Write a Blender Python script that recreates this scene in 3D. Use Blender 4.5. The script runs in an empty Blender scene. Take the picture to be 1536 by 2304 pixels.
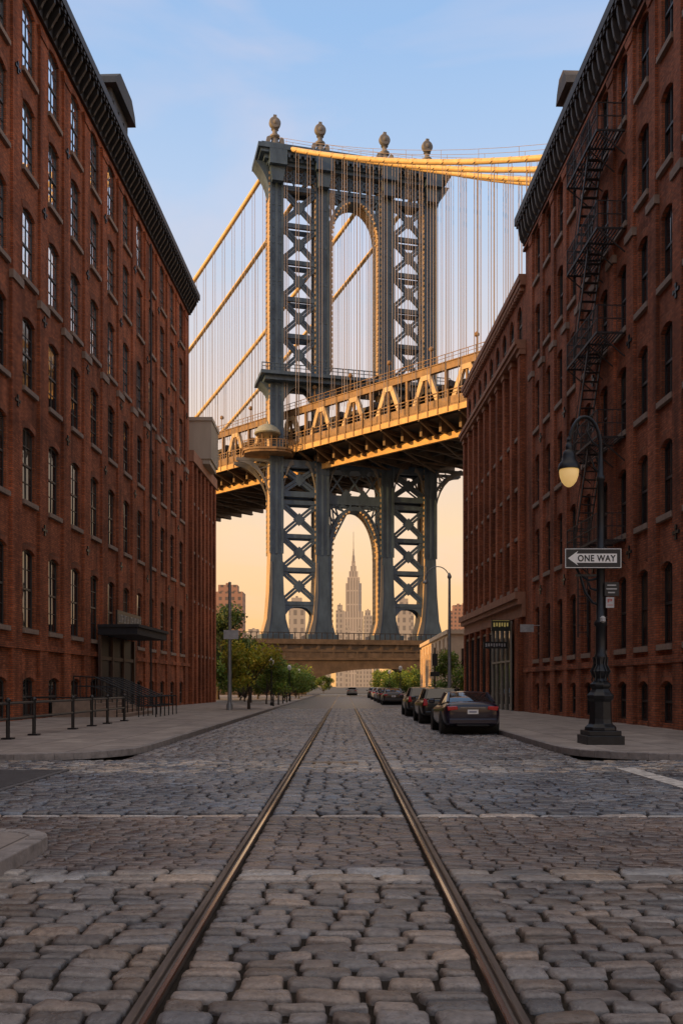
import bpy, math, random
import numpy as np
from mathutils import Vector, Matrix
random.seed(7); rng=np.random.default_rng(7)
S=bpy.context.scene
COL=S.collection
try:
    S.view_settings.view_transform='Standard'; S.view_settings.look='None'; S.view_settings.exposure=0
except Exception: pass

# ------------------------------------------------------------------ materials
def nmat(name):
    m=bpy.data.materials.new(name); m.use_nodes=True
    nt=m.node_tree; b=nt.nodes['Principled BSDF']
    return m,nt,b
def N(nt,t,**k):
    n=nt.nodes.new(t)
    for a,v in k.items():
        if hasattr(n,a) and a not in n.inputs.keys(): setattr(n,a,v)
        else: n.inputs[a].default_value=v
    return n
def c4(c): return (c[0],c[1],c[2],1)
def coords(nt,scale=None,kind='Object'):
    tc=nt.nodes.new('ShaderNodeTexCoord')
    if scale is None: return tc.outputs[kind]
    mp=nt.nodes.new('ShaderNodeMapping'); mp.inputs['Scale'].default_value=scale
    nt.links.new(tc.outputs[kind],mp.inputs['Vector']); return mp.outputs['Vector']
def mat(name,col,rough=.6,metal=0,ns=4,na=.25,bump=0,bs=30,emis=None,es=0,spec=None,coat=0,col2=None,nscale=(1,1,1)):
    m,nt,b=nmat(name)
    v=coords(nt,nscale)
    n=N(nt,'ShaderNodeTexNoise'); n.inputs['Scale'].default_value=ns; n.inputs['Detail'].default_value=6; n.inputs['Roughness'].default_value=.65
    nt.links.new(v,n.inputs['Vector'])
    r=nt.nodes.new('ShaderNodeValToRGB'); r.color_ramp.elements[0].position=.3; r.color_ramp.elements[1].position=.72
    r.color_ramp.elements[0].color=c4([c*(1-na) for c in col]); r.color_ramp.elements[1].color=c4(col2 if col2 else [min(1,c*(1+na)) for c in col])
    nt.links.new(n.outputs['Fac'],r.inputs['Fac']); nt.links.new(r.outputs['Color'],b.inputs['Base Color'])
    b.inputs['Roughness'].default_value=rough; b.inputs['Metallic'].default_value=metal
    if spec is not None: b.inputs['Specular IOR Level'].default_value=spec
    if coat: b.inputs['Coat Weight'].default_value=coat; b.inputs['Coat Roughness'].default_value=.05
    if emis: b.inputs['Emission Color'].default_value=c4(emis); b.inputs['Emission Strength'].default_value=es
    if bump:
        n2=N(nt,'ShaderNodeTexNoise'); n2.inputs['Scale'].default_value=bs; n2.inputs['Detail'].default_value=5
        nt.links.new(v,n2.inputs['Vector'])
        bp=nt.nodes.new('ShaderNodeBump'); bp.inputs['Strength'].default_value=bump; bp.inputs['Distance'].default_value=.02
        nt.links.new(n2.outputs['Fac'],bp.inputs['Height']); nt.links.new(bp.outputs['Normal'],b.inputs['Normal'])
    return m
def brickmat(name,c1,c2,mort,bw=.24,rh=.085,ms=.012,grime=.58,rough=.85,bump=.9):
    m,nt,b=nmat(name)
    tc=nt.nodes.new('ShaderNodeTexCoord'); sx=nt.nodes.new('ShaderNodeSeparateXYZ'); nt.links.new(tc.outputs['Object'],sx.inputs[0])
    ad=N(nt,'ShaderNodeMath',operation='ADD'); nt.links.new(sx.outputs[0],ad.inputs[0]); nt.links.new(sx.outputs[1],ad.inputs[1])
    cb=nt.nodes.new('ShaderNodeCombineXYZ'); nt.links.new(ad.outputs[0],cb.inputs[0]); nt.links.new(sx.outputs[2],cb.inputs[1])
    br=nt.nodes.new('ShaderNodeTexBrick'); br.inputs['Scale'].default_value=1; br.inputs['Brick Width'].default_value=bw; br.inputs['Row Height'].default_value=rh
    br.inputs['Mortar Size'].default_value=ms; br.inputs['Color1'].default_value=c4(c1); br.inputs['Color2'].default_value=c4(c2); br.inputs['Mortar'].default_value=c4(mort); br.inputs['Bias'].default_value=0
    nt.links.new(cb.outputs[0],br.inputs['Vector'])
    n=N(nt,'ShaderNodeTexNoise'); n.inputs['Scale'].default_value=.35; n.inputs['Detail'].default_value=8; n.inputs['Roughness'].default_value=.7
    nt.links.new(tc.outputs['Object'],n.inputs['Vector'])
    mp=nt.nodes.new('ShaderNodeMapping'); mp.inputs['Scale'].default_value=(1.6,1.6,.12); nt.links.new(tc.outputs['Object'],mp.inputs[0])
    n2=N(nt,'ShaderNodeTexNoise'); n2.inputs['Scale'].default_value=1; n2.inputs['Detail'].default_value=5; nt.links.new(mp.outputs[0],n2.inputs['Vector'])
    mu=N(nt,'ShaderNodeMath',operation='MULTIPLY'); nt.links.new(n.outputs['Fac'],mu.inputs[0]); nt.links.new(n2.outputs['Fac'],mu.inputs[1])
    rp=nt.nodes.new('ShaderNodeValToRGB'); rp.color_ramp.elements[0].position=.14; rp.color_ramp.elements[1].position=.36
    g=1-grime; rp.color_ramp.elements[0].color=(g,g*.97,g*.95,1); rp.color_ramp.elements[1].color=(1.2,1.13,1.05,1)
    nt.links.new(mu.outputs[0],rp.inputs[0])
    mx=N(nt,'ShaderNodeMixRGB',blend_type='MULTIPLY'); mx.inputs['Fac'].default_value=1
    nt.links.new(br.outputs['Color'],mx.inputs['Color1']); nt.links.new(rp.outputs['Color'],mx.inputs['Color2'])
    mp3=nt.nodes.new('ShaderNodeMapping'); mp3.inputs['Scale'].default_value=(3,3,10); nt.links.new(tc.outputs['Object'],mp3.inputs[0])
    n3=N(nt,'ShaderNodeTexNoise'); n3.inputs['Scale'].default_value=1.4; n3.inputs['Detail'].default_value=7; n3.inputs['Roughness'].default_value=.8; nt.links.new(mp3.outputs[0],n3.inputs['Vector'])
    r3=nt.nodes.new('ShaderNodeValToRGB'); r3.color_ramp.elements[0].position=.33; r3.color_ramp.elements[0].color=(.55,.53,.52,1); r3.color_ramp.elements[1].position=.67; r3.color_ramp.elements[1].color=(1.42,1.36,1.3,1); nt.links.new(n3.outputs['Fac'],r3.inputs[0])
    mx2=N(nt,'ShaderNodeMixRGB',blend_type='MULTIPLY'); mx2.inputs['Fac'].default_value=1; nt.links.new(mx.outputs[0],mx2.inputs['Color1']); nt.links.new(r3.outputs[0],mx2.inputs['Color2'])
    nt.links.new(mx2.outputs[0],b.inputs['Base Color']); b.inputs['Roughness'].default_value=rough; b.inputs['Specular IOR Level'].default_value=.2
    bp=nt.nodes.new('ShaderNodeBump'); bp.inputs['Strength'].default_value=bump; bp.inputs['Distance'].default_value=.012; bp.invert=True
    nt.links.new(br.outputs['Fac'],bp.inputs['Height']); nt.links.new(bp.outputs['Normal'],b.inputs['Normal'])
    return m
BRL=brickmat('brick_orange_red',(.54,.175,.076),(.34,.102,.046),(.17,.11,.085))
BRR=brickmat('brick_deep_red',(.49,.165,.082),(.32,.103,.054),(.17,.11,.085))
BRB=brickmat('brick_brown_red',(.44,.148,.074),(.29,.094,.05),(.17,.105,.08))
BRP=brickmat('brick_pier',(.52,.166,.072),(.33,.096,.044),(.17,.11,.085))
ARCHB=brickmat('brick_arch',(.44,.145,.068),(.27,.08,.04),(.22,.15,.115),bw=.08,rh=.4)
SILL=mat('sill_sandstone',(.26,.19,.145),.85,ns=3,bump=.2)
BAND=mat('brownstone_band',(.33,.16,.095),.8,ns=1.5,bump=.2)
CORN=mat('cornice_dark_metal',(.022,.02,.02),.55,ns=2,na=.4)
FRAME=mat('window_frame_dark',(.028,.025,.024),.5,na=.2)
FRAMEL=mat('window_frame_grey',(.05,.048,.046),.5,na=.2)
IRON=mat('black_iron',(.012,.014,.017),.42,metal=.3,ns=6,na=.4,bump=.15)
IRONR=mat('fire_escape_iron',(.034,.028,.028),.6,metal=.2,ns=6,na=.5)
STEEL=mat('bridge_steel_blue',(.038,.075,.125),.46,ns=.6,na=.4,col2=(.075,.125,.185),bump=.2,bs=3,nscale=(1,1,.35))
STEELS=mat('bridge_steel_painted_sun',(.50,.36,.20),.6,ns=.5,na=.35,col2=(.68,.50,.28),nscale=(1,1,.3))  # golden sunlight put into the steel colour
STEELG=mat('bridge_steel_pale_grey',(.12,.14,.155),.6,ns=.5,na=.35,col2=(.23,.22,.20),nscale=(1,1,.3))  # paler steel; the leg edge strips use it as painted sunlight
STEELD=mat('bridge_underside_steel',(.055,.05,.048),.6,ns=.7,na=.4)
TRUSSM=mat('truss_cream_paint',(.52,.38,.21),.55,ns=.6,na=.3)
PARAM=mat('parapet_bronze_paint',(.24,.145,.065),.6,ns=.8,na=.45)
GOLDM=mat('girder_ochre_paint',(.60,.37,.13),.6,ns=.8,na=.3)
CABLE=mat('suspension_cable_paint',(.70,.50,.22),.5,ns=1,na=.15)
ROPE=mat('suspender_rope',(.34,.30,.28),.5,ns=1,na=.15)
STONE=mat('pier_masonry',(.14,.095,.058),.85,ns=.7,na=.5,bump=.3,bs=4)
CREAM=mat('cream_render',(.60,.46,.31),.8,ns=1,na=.15)
CREAMB=mat('cream_metal_cladding',(.42,.37,.29),.6,ns=.8,na=.15,nscale=(1,1,.2))
GALV=mat('galvanised_steel',(.26,.27,.28),.45,metal=.4,ns=4,na=.2)
RUBBER=mat('tyre_rubber',(.018,.018,.018),.8)
CHROME=mat('wheel_alloy',(.3,.3,.31),.3,metal=.9)
WHITE=mat('white_sign_paint',(.80,.80,.78),.5,ns=8,na=.05)
BLACKP=mat('black_sign_paint',(.010,.010,.011),.5,na=.2)
REDP=mat('red_sign_paint',(.40,.07,.06),.5)
BLUEP=mat('dark_awning_cloth',(.02,.02,.024),.8,bump=.2)
DOORM=mat('dark_door_recess',(.022,.012,.009),.6)
LIGHTGREY=mat('plate_grey',(.40,.40,.40),.6)
TAILR=mat('tail_light_red',(.32,.008,.010),.2,coat=1,emis=(1,.02,.02),es=.04)
BARK=mat('tree_bark',(.07,.052,.04),.9,ns=8,bump=.4)
GLOBE=mat('lamp_globe_glow',(.75,.60,.36),.35,na=.1,emis=(1,.60,.18),es=.42)

def glassmat(name,ior=1.9,dark=(.012,.013,.015),blind=(.16,.14,.11),lo=.18,mul=1.9,metal=0):
    m,nt,b=nmat(name)
    tc=nt.nodes.new('ShaderNodeTexCoord'); oi=nt.nodes.new('ShaderNodeObjectInfo')
    sx=nt.nodes.new('ShaderNodeSeparateXYZ'); nt.links.new(tc.outputs['Generated'],sx.inputs[0])
    ma=N(nt,'ShaderNodeMath',operation='MULTIPLY'); ma.inputs[1].default_value=mul; nt.links.new(oi.outputs['Random'],ma.inputs[0])
    ma2=N(nt,'ShaderNodeMath',operation='ADD'); ma2.inputs[1].default_value=lo; nt.links.new(ma.outputs[0],ma2.inputs[0])
    gt=N(nt,'ShaderNodeMath',operation='GREATER_THAN'); nt.links.new(sx.outputs[2],gt.inputs[0]); nt.links.new(ma2.outputs[0],gt.inputs[1])
    mx=N(nt,'ShaderNodeMixRGB'); mx.inputs['Color1'].default_value=c4(dark); mx.inputs['Color2'].default_value=c4(blind)
    nt.links.new(gt.outputs[0],mx.inputs['Fac']); nt.links.new(mx.outputs[0],b.inputs['Base Color'])
    b.inputs['Roughness'].default_value=.03; b.inputs['IOR'].default_value=ior; b.inputs['Metallic'].default_value=metal
    n=N(nt,'ShaderNodeTexNoise'); n.inputs['Scale'].default_value=1.7; n.inputs['Detail'].default_value=1; nt.links.new(tc.outputs['Object'],n.inputs['Vector'])
    bp=nt.nodes.new('ShaderNodeBump'); bp.inputs['Strength'].default_value=.25; bp.inputs['Distance'].default_value=.02
    nt.links.new(n.outputs['Fac'],bp.inputs['Height']); nt.links.new(bp.outputs['Normal'],b.inputs['Normal'])
    return m
GLASSU=glassmat('window_glass_sky_mirror',1.5,dark=(.82,.87,.93),blind=(.95,.95,.93),metal=.95,lo=.3)
GLASSL=glassmat('window_glass_reflective',1.6,blind=(.06,.048,.036))
GLASSR=glassmat('window_glass_dark',1.6,blind=(.05,.04,.03))
CARG=mat('car_glass',(.012,.014,.016),.04,na=.1,spec=.8)
def carpaint(name,c): return mat(name,c,.3,metal=.1,ns=2,na=.05,coat=.5)

def attrmat(name,rough=.6,bump=.35,bs=25,attr='tone',spec=.5,speck=.35):
    m,nt,b=nmat(name)
    a=nt.nodes.new('ShaderNodeAttribute'); a.attribute_name=attr
    v=coords(nt)
    n=N(nt,'ShaderNodeTexNoise'); n.inputs['Scale'].default_value=bs; n.inputs['Detail'].default_value=10; n.inputs['Roughness'].default_value=.75
    nt.links.new(v,n.inputs['Vector'])
    r=nt.nodes.new('ShaderNodeValToRGB'); r.color_ramp.elements[0].position=.3; r.color_ramp.elements[1].position=.7
    l=1-speck; r.color_ramp.elements[0].color=(l,l,l,1); h=1+speck; r.color_ramp.elements[1].color=(h,h,h,1); nt.links.new(n.outputs['Fac'],r.inputs['Fac'])
    mx=N(nt,'ShaderNodeMixRGB',blend_type='MULTIPLY'); mx.inputs['Fac'].default_value=1
    nt.links.new(a.outputs['Color'],mx.inputs['Color1']); nt.links.new(r.outputs['Color'],mx.inputs['Color2'])
    n4=N(nt,'ShaderNodeTexNoise'); n4.inputs['Scale'].default_value=.55; n4.inputs['Detail'].default_value=6; n4.inputs['Roughness'].default_value=.65; nt.links.new(v,n4.inputs['Vector'])
    r4=nt.nodes.new('ShaderNodeValToRGB'); r4.color_ramp.elements[0].position=.35; r4.color_ramp.elements[0].color=(.55,.56,.60,1); r4.color_ramp.elements[1].position=.66; r4.color_ramp.elements[1].color=(1.35,1.27,1.16,1); nt.links.new(n4.outputs['Fac'],r4.inputs[0])
    mx2=N(nt,'ShaderNodeMixRGB',blend_type='MULTIPLY'); mx2.inputs['Fac'].default_value=1; nt.links.new(mx.outputs[0],mx2.inputs['Color1']); nt.links.new(r4.outputs[0],mx2.inputs['Color2']); nt.links.new(mx2.outputs[0],b.inputs['Base Color'])
    n3=N(nt,'ShaderNodeTexNoise'); n3.inputs['Scale'].default_value=5; n3.inputs['Detail'].default_value=6; nt.links.new(v,n3.inputs['Vector'])
    mr=nt.nodes.new('ShaderNodeMapRange'); mr.inputs['From Min'].default_value=.3; mr.inputs['From Max'].default_value=.7; mr.inputs['To Min'].default_value=rough-.12; mr.inputs['To Max'].default_value=rough+.2
    nt.links.new(n3.outputs['Fac'],mr.inputs['Value']); nt.links.new(mr.outputs[0],b.inputs['Roughness'])
    b.inputs['Specular IOR Level'].default_value=spec
    n5=N(nt,'ShaderNodeTexNoise'); n5.inputs['Scale'].default_value=9; n5.inputs['Detail'].default_value=3; nt.links.new(v,n5.inputs['Vector'])
    bp0=nt.nodes.new('ShaderNodeBump'); bp0.inputs['Strength'].default_value=.6; bp0.inputs['Distance'].default_value=.03; nt.links.new(n5.outputs['Fac'],bp0.inputs['Height'])
    bp=nt.nodes.new('ShaderNodeBump'); bp.inputs['Strength'].default_value=bump; bp.inputs['Distance'].default_value=.012; nt.links.new(bp0.outputs['Normal'],bp.inputs['Normal'])
    nt.links.new(n.outputs['Fac'],bp.inputs['Height']); nt.links.new(bp.outputs['Normal'],b.inputs['Normal'])
    return m
STONES=attrmat('cobblestone_granite',.27,.9,24,speck=.5,spec=1.0)
def leafmat():
    m,nt,b=nmat('leaf_foliage')
    a=nt.nodes.new('ShaderNodeAttribute'); a.attribute_name='tone'
    nt.links.new(a.outputs['Color'],b.inputs['Base Color']); b.inputs['Roughness'].default_value=.6
    tr=nt.nodes.new('ShaderNodeBsdfTranslucent'); nt.links.new(a.outputs['Color'],tr.inputs['Color'])
    ms=nt.nodes.new('ShaderNodeMixShader'); ms.inputs[0].default_value=.35
    nt.links.new(b.outputs[0],ms.inputs[1]); nt.links.new(tr.outputs[0],ms.inputs[2]); nt.links.new(ms.outputs[0],nt.nodes['Material Output'].inputs['Surface'])
    return m
LEAF=leafmat()

# ------------------------------------------------------------------ mesh builder
class MB:
    def __init__(s): s.v=[];s.f=[];s.m=[];s.mi=0
    def add(s,vs,fs):
        o=len(s.v); s.v+=[tuple(v) for v in vs]; s.f+=[tuple(i+o for i in f) for f in fs]; s.m+=[s.mi]*len(fs); return s
    def box(s,x0,x1,y0,y1,z0,z1):
        return s.add([(x0,y0,z0),(x1,y0,z0),(x1,y1,z0),(x0,y1,z0),(x0,y0,z1),(x1,y0,z1),(x1,y1,z1),(x0,y1,z1)],
              [(0,3,2,1),(4,5,6,7),(0,1,5,4),(1,2,6,5),(2,3,7,6),(3,0,4,7)])
    def beam(s,p,q,w,h=None,up=(0,0,1)):
        h=h or w; p=Vector(p);q=Vector(q); d=(q-p).normalized(); u=Vector(up)
        if abs(d.dot(u))>.98: u=Vector((1,0,0))
        a=d.cross(u).normalized(); b=a.cross(d).normalized(); vs=[]
        for c in (p,q):
            for sa,sb in((-1,-1),(1,-1),(1,1),(-1,1)): vs.append(c+a*sa*w/2+b*sb*h/2)
        return s.add(vs,[(0,1,2,3),(7,6,5,4),(0,4,5,1),(1,5,6,2),(2,6,7,3),(3,7,4,0)])
    def lathe(s,prof,c=(0,0,0),n=16,xf=None):
        vs=[];k=len(prof)
        for r,z in prof:
            for i in range(n):
                a=2*math.pi*i/n; p=Vector((r*math.cos(a),r*math.sin(a),z))
                if xf: p=xf@p
                vs.append(p+Vector(c))
        fs=[]
        for j in range(k-1):
            for i in range(n): fs.append((j*n+i,j*n+(i+1)%n,(j+1)*n+(i+1)%n,(j+1)*n+i))
        fs.append(tuple(range(n-1,-1,-1))); fs.append(tuple((k-1)*n+i for i in range(n)))
        return s.add(vs,fs)
    def tube(s,pts,r,n=8):
        pts=[Vector(p) for p in pts]; k=len(pts); vs=[]; prev=None
        for j,p in enumerate(pts):
            d=(pts[min(j+1,k-1)]-pts[max(j-1,0)]).normalized()
            if prev is None:
                u=Vector((0,0,1)) if abs(d.z)<.9 else Vector((1,0,0)); a=d.cross(u).normalized()
            else: a=(prev-d*prev.dot(d)).normalized()
            prev=a; b=d.cross(a); rr=r[j] if isinstance(r,(list,tuple)) else r
            for i in range(n):
                t=2*math.pi*i/n; vs.append(p+(a*math.cos(t)+b*math.sin(t))*rr)
        fs=[(j*n+i,j*n+(i+1)%n,(j+1)*n+(i+1)%n,(j+1)*n+i) for j in range(k-1) for i in range(n)]
        fs.append(tuple(range(n-1,-1,-1))); fs.append(tuple((k-1)*n+i for i in range(n)))
        return s.add(vs,fs)
    def prism(s,poly,y0,y1):
        n=len(poly); vs=[(x,y0,z) for x,z in poly]+[(x,y1,z) for x,z in poly]
        fs=[tuple(range(n)),tuple(range(2*n-1,n-1,-1))]+[(i,i+n,(i+1)%n+n,(i+1)%n) for i in range(n)]
        return s.add(vs,fs)
    def band(s,a,b,y0,y1):
        n=len(a)
        for i in range(n-1): s.prism([a[i],a[i+1],b[i+1],b[i]],y0,y1)
        return s
    def mesh(s,name,mats,smooth=False,fix=True):
        me=bpy.data.meshes.new(name); me.from_pydata(s.v,[],s.f)
        for m in (mats if isinstance(mats,(list,tuple)) else [mats]): me.materials.append(m)
        me.polygons.foreach_set('material_index',s.m)
        if fix:
            import bmesh
            bm=bmesh.new(); bm.from_mesh(me); bmesh.ops.recalc_face_normals(bm,faces=bm.faces); bm.to_mesh(me); bm.free()
        if smooth:
            me.polygons.foreach_set('use_smooth',[True]*len(me.polygons))
            try: me.set_sharp_from_angle(angle=math.radians(40))
            except Exception: pass
        me.update(); return me
    def obj(s,name,mats,parent=None,loc=(0,0,0),rot=(0,0,0),smooth=False,bevel=0,fix=True):
        o=put(s.mesh(name,mats,smooth,fix),name,parent,loc,rot)
        if bevel:
            b=o.modifiers.new('bevel','BEVEL'); b.width=bevel; b.segments=2; b.limit_method='ANGLE'
        return o
def put(me,name,parent=None,loc=(0,0,0),rot=(0,0,0),scale=(1,1,1)):
    o=bpy.data.objects.new(name,me); COL.objects.link(o); o.location=loc; o.rotation_euler=rot; o.scale=scale
    if parent: o.parent=parent
    return o
def empty(name,loc=(0,0,0),rz=0,parent=None):
    o=bpy.data.objects.new(name,None); COL.objects.link(o); o.location=loc; o.rotation_euler=(0,0,rz); o.empty_display_size=.5
    if parent: o.parent=parent
    return o
def tag(o,label=None,cat=None,group=None,kind=None):
    if label: o['label']=label
    if cat: o['category']=cat
    if group: o['group']=group
    if kind: o['kind']=kind
    return o
def copy_tree(o,loc,rz=None):
    n=o.copy(); COL.objects.link(n); n.location=loc
    if rz is not None: n.rotation_euler=(0,0,rz)
    def rec(src,dst):
        for c in src.children:
            k=c.copy(); COL.objects.link(k); k.parent=dst; rec(c,k)
    rec(o,n); return n
def text_mesh(txt,size,name,mt,ext=.004,xs=1,bold=.03):
    cu=bpy.data.curves.new(name,'FONT'); cu.body=txt; cu.size=size; cu.align_x='CENTER'; cu.align_y='CENTER'; cu.extrude=ext; cu.offset=size*bold; cu.space_character=1.12
    ob=bpy.data.objects.new(name,cu); COL.objects.link(ob)
    dg=bpy.context.evaluated_depsgraph_get(); me=bpy.data.meshes.new_from_object(ob.evaluated_get(dg))
    bpy.data.objects.remove(ob); me.materials.clear(); me.materials.append(mt)
    xs_=[v.co.x for v in me.vertices]; ys_=[v.co.y for v in me.vertices]; mx=(max(xs_)+min(xs_))/2; my=(max(ys_)+min(ys_))/2; W_=max(xs_)-min(xs_)
    for v in me.vertices: v.co.x=(v.co.x-mx)*xs/W_; v.co.y-=my
    return me

# ------------------------------------------------------------------ camera, sun, sky
cd=bpy.data.cameras.new('camera'); cam=bpy.data.objects.new('camera',cd); COL.objects.link(cam)
cam.location=(0,0,1.55); cam.rotation_euler=(math.radians(90),0,0)
cd.sensor_fit='HORIZONTAL'; cd.sensor_width=24; cd.lens=31.25; cd.shift_x=-.004; cd.shift_y=.256; cd.clip_start=.1; cd.clip_end=20000
S.camera=cam
SUN_EL=math.radians(13); SUN_AZ=math.radians(24)
sd=Vector((-math.cos(SUN_AZ)*math.cos(SUN_EL),-math.sin(SUN_AZ)*math.cos(SUN_EL),math.sin(SUN_EL)))
sl=bpy.data.lights.new('sun','SUN'); sl.energy=5; sl.color=(1,.53,.16); sl.angle=math.radians(.5)
so=bpy.data.objects.new('sun',sl); COL.objects.link(so); so.rotation_euler=sd.to_track_quat('Z','Y').to_euler()
W=bpy.data.worlds.new('World'); S.world=W; W.use_nodes=True; nt=W.node_tree; bg=nt.nodes['Background']
tc=nt.nodes.new('ShaderNodeTexCoord'); sx=nt.nodes.new('ShaderNodeSeparateXYZ'); nt.links.new(tc.outputs['Generated'],sx.inputs[0])
rp=nt.nodes.new('ShaderNodeValToRGB'); e=rp.color_ramp.elements
st=[(0,(.98,.47,.15)),(.07,(1.0,.56,.23)),(.17,(.97,.67,.39)),(.27,(.84,.66,.53)),(.37,(.64,.65,.70)),(.48,(.47,.61,.83)),(.60,(.32,.51,.81)),(.70,(.33,.46,.70)),(.84,(.84,.75,.70)),(1,(1.3,1.08,.90))]  # zenith stops above the view brightened and warmed to fill the street
e[0].position=0; e[0].color=c4(st[0][1]); e[1].position=1; e[1].color=c4(st[-1][1])
for p,c in st[1:-1]: x=e.new(p); x.color=c4(c)
nt.links.new(sx.outputs[2],rp.inputs[0])
sk=nt.nodes.new('ShaderNodeTexSky'); sk.sky_type='NISHITA'; sk.sun_disc=False; sk.sun_elevation=SUN_EL; sk.sun_rotation=math.atan2(sd.x,sd.y)
ms=N(nt,'ShaderNodeMixRGB',blend_type='ADD'); ms.inputs['Fac'].default_value=1
sc=N(nt,'ShaderNodeMixRGB',blend_type='MULTIPLY'); sc.inputs['Fac'].default_value=1; sc.inputs['Color2'].default_value=(.02,.02,.02,1)
nt.links.new(sk.outputs[0],sc.inputs['Color1']); nt.links.new(rp.outputs[0],ms.inputs['Color1']); nt.links.new(sc.outputs[0],ms.inputs['Color2'])
mp=nt.nodes.new('ShaderNodeMapping'); mp.inputs['Scale'].default_value=(1.2,1,3.6); mp.inputs['Rotation'].default_value=(0,.35,0); nt.links.new(tc.outputs['Generated'],mp.inputs[0])
cn=N(nt,'ShaderNodeTexNoise'); cn.inputs['Scale'].default_value=2.3; cn.inputs['Detail'].default_value=7; cn.inputs['Distortion'].default_value=.6; nt.links.new(mp.outputs[0],cn.inputs['Vector'])
cr=nt.nodes.new('ShaderNodeValToRGB'); cr.color_ramp.elements[0].position=.46; cr.color_ramp.elements[0].color=(0,0,0,1); cr.color_ramp.elements[1].position=.8; cr.color_ramp.elements[1].color=(.65,.65,.65,1); nt.links.new(cn.outputs['Fac'],cr.inputs[0])
cm=N(nt,'ShaderNodeMixRGB'); cm.inputs['Color2'].default_value=(.84,.71,.75,1); nt.links.new(cr.outputs[0],cm.inputs['Fac']); nt.links.new(ms.outputs[0],cm.inputs['Color1'])
nt.links.new(cm.outputs[0],bg.inputs['Color']); bg.inputs['Strength'].default_value=1.0

# ------------------------------------------------------------------ ground
GRD=mat('ground_earth',(.07,.065,.055),.9,ns=.05,na=.3)
tag(MB().add([(-9000,-300,-.1),(9000,-300,-.1),(9000,12000,-.1),(-9000,12000,-.1)],[(0,1,2,3)]).obj('ground',GRD),'dark earth and asphalt ground of the city',kind='structure')
MORT=mat('joint_sand',(.024,.019,.015),.95,ns=6,na=.5,bump=.5,bs=40,spec=.1)
def fargrid():
    m,nt,b=nmat('distant_cobbles')
    br=nt.nodes.new('ShaderNodeTexBrick'); br.inputs['Scale'].default_value=1; br.inputs['Brick Width'].default_value=.34; br.inputs['Row Height'].default_value=.22; br.inputs['Mortar Size'].default_value=.02
    br.inputs['Color1'].default_value=(.13,.125,.125,1); br.inputs['Color2'].default_value=(.21,.195,.185,1); br.inputs['Mortar'].default_value=(.04,.035,.03,1)
    nt.links.new(coords(nt),br.inputs['Vector']); nt.links.new(br.outputs['Color'],b.inputs['Base Color']); b.inputs['Roughness'].default_value=.4
    bp=nt.nodes.new('ShaderNodeBump'); bp.invert=True; bp.inputs['Strength'].default_value=.8; bp.inputs['Distance'].default_value=.02; nt.links.new(br.outputs['Fac'],bp.inputs['Height']); nt.links.new(bp.outputs['Normal'],b.inputs['Normal'])
    return m
RL,RR=-.95,.79
def stone_arrays(y0,y1,rh,wmin,wmax,ivs,tone,hgt=1.0,gap=.02,jit=.1):
    out=[]; y=y0
    while y<y1-.02:
        h=rh*random.uniform(1-jit,1+jit)
        if y+h>y1-rh*.4: h=y1-y
        for a,b in ivs:
            x=a; ph=random.uniform(0,6.28)
            while x<b-.03:
                w=random.uniform(wmin,wmax)
                if x+w>b-.12: w=b-x
                cx=x+w/2; cy=y+h/2+.008*math.sin(cx*1.3+ph)
                t=tone(cx,cy)
                out.append((cx,cy+random.uniform(-.006,.006),w/2-gap*random.uniform(.4,.8),h/2-gap*random.uniform(.35,.7),hgt*random.uniform(.75,1.25),*t)); x+=w
        y+=h
    return out
def mk_stones(lst,NA,rings,base,ex=.33,rr=.026):
    A=np.array(lst); n=len(A); th=np.linspace(0,2*np.pi,NA,endpoint=False)+np.pi/NA
    c,s_=np.cos(th),np.sin(th)
    exs=ex*rng.uniform(.75,1.4,(n,1))
    ux=np.sign(c)[None]*np.abs(c)[None]**exs; uy=np.sign(s_)[None]*np.abs(s_)[None]**exs
    rad=1+rng.normal(0,rr,(n,NA)); skx=rng.normal(0,.06,(n,1)); sky=rng.normal(0,.06,(n,1))
    X=ux*rad*(1+skx*uy); Y=uy*rad*(1+sky*ux)
    tx=rng.normal(0,.005,(n,1)); ty=rng.normal(0,.006,(n,1))
    V=[]
    for f,z in rings:
        px=A[:,0:1]+X*A[:,2:3]*(1-(1-f)*.7 if f<1 else 1); py=A[:,1:2]+Y*A[:,3:4]*f
        pz=z*A[:,4:5]+ (tx*ux+ty*uy)*f*(z>0)+rng.normal(0,.0015,(n,NA))*(z>0)+base
        V.append(np.stack([px,py,pz+0*px],-1))
    V=np.concatenate(V,1); cz=(rings[-1][1]+.0005)*A[:,4]+base
    C=np.stack([A[:,0],A[:,1],cz],-1)[:,None]; V=np.concatenate([V,C],1)
    k=len(rings); nv=k*NA+1
    q=[[j*NA+i,j*NA+(i+1)%NA,(j+1)*NA+(i+1)%NA,(j+1)*NA+i] for j in range(k-1) for i in range(NA)]
    t=[[(k-1)*NA+i,(k-1)*NA+(i+1)%NA,k*NA] for i in range(NA)]
    off=(np.arange(n)*nv)[:,None,None]
    Q=(np.array(q)[None]+off).reshape(-1); T=(np.array(t)[None]+off).reshape(-1)
    cols=np.repeat(np.concatenate([A[:,5:8],np.ones((n,1))],1)[:,None],nv,1)
    return V.reshape(-1,3),Q,T,cols.reshape(-1,4)
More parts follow.
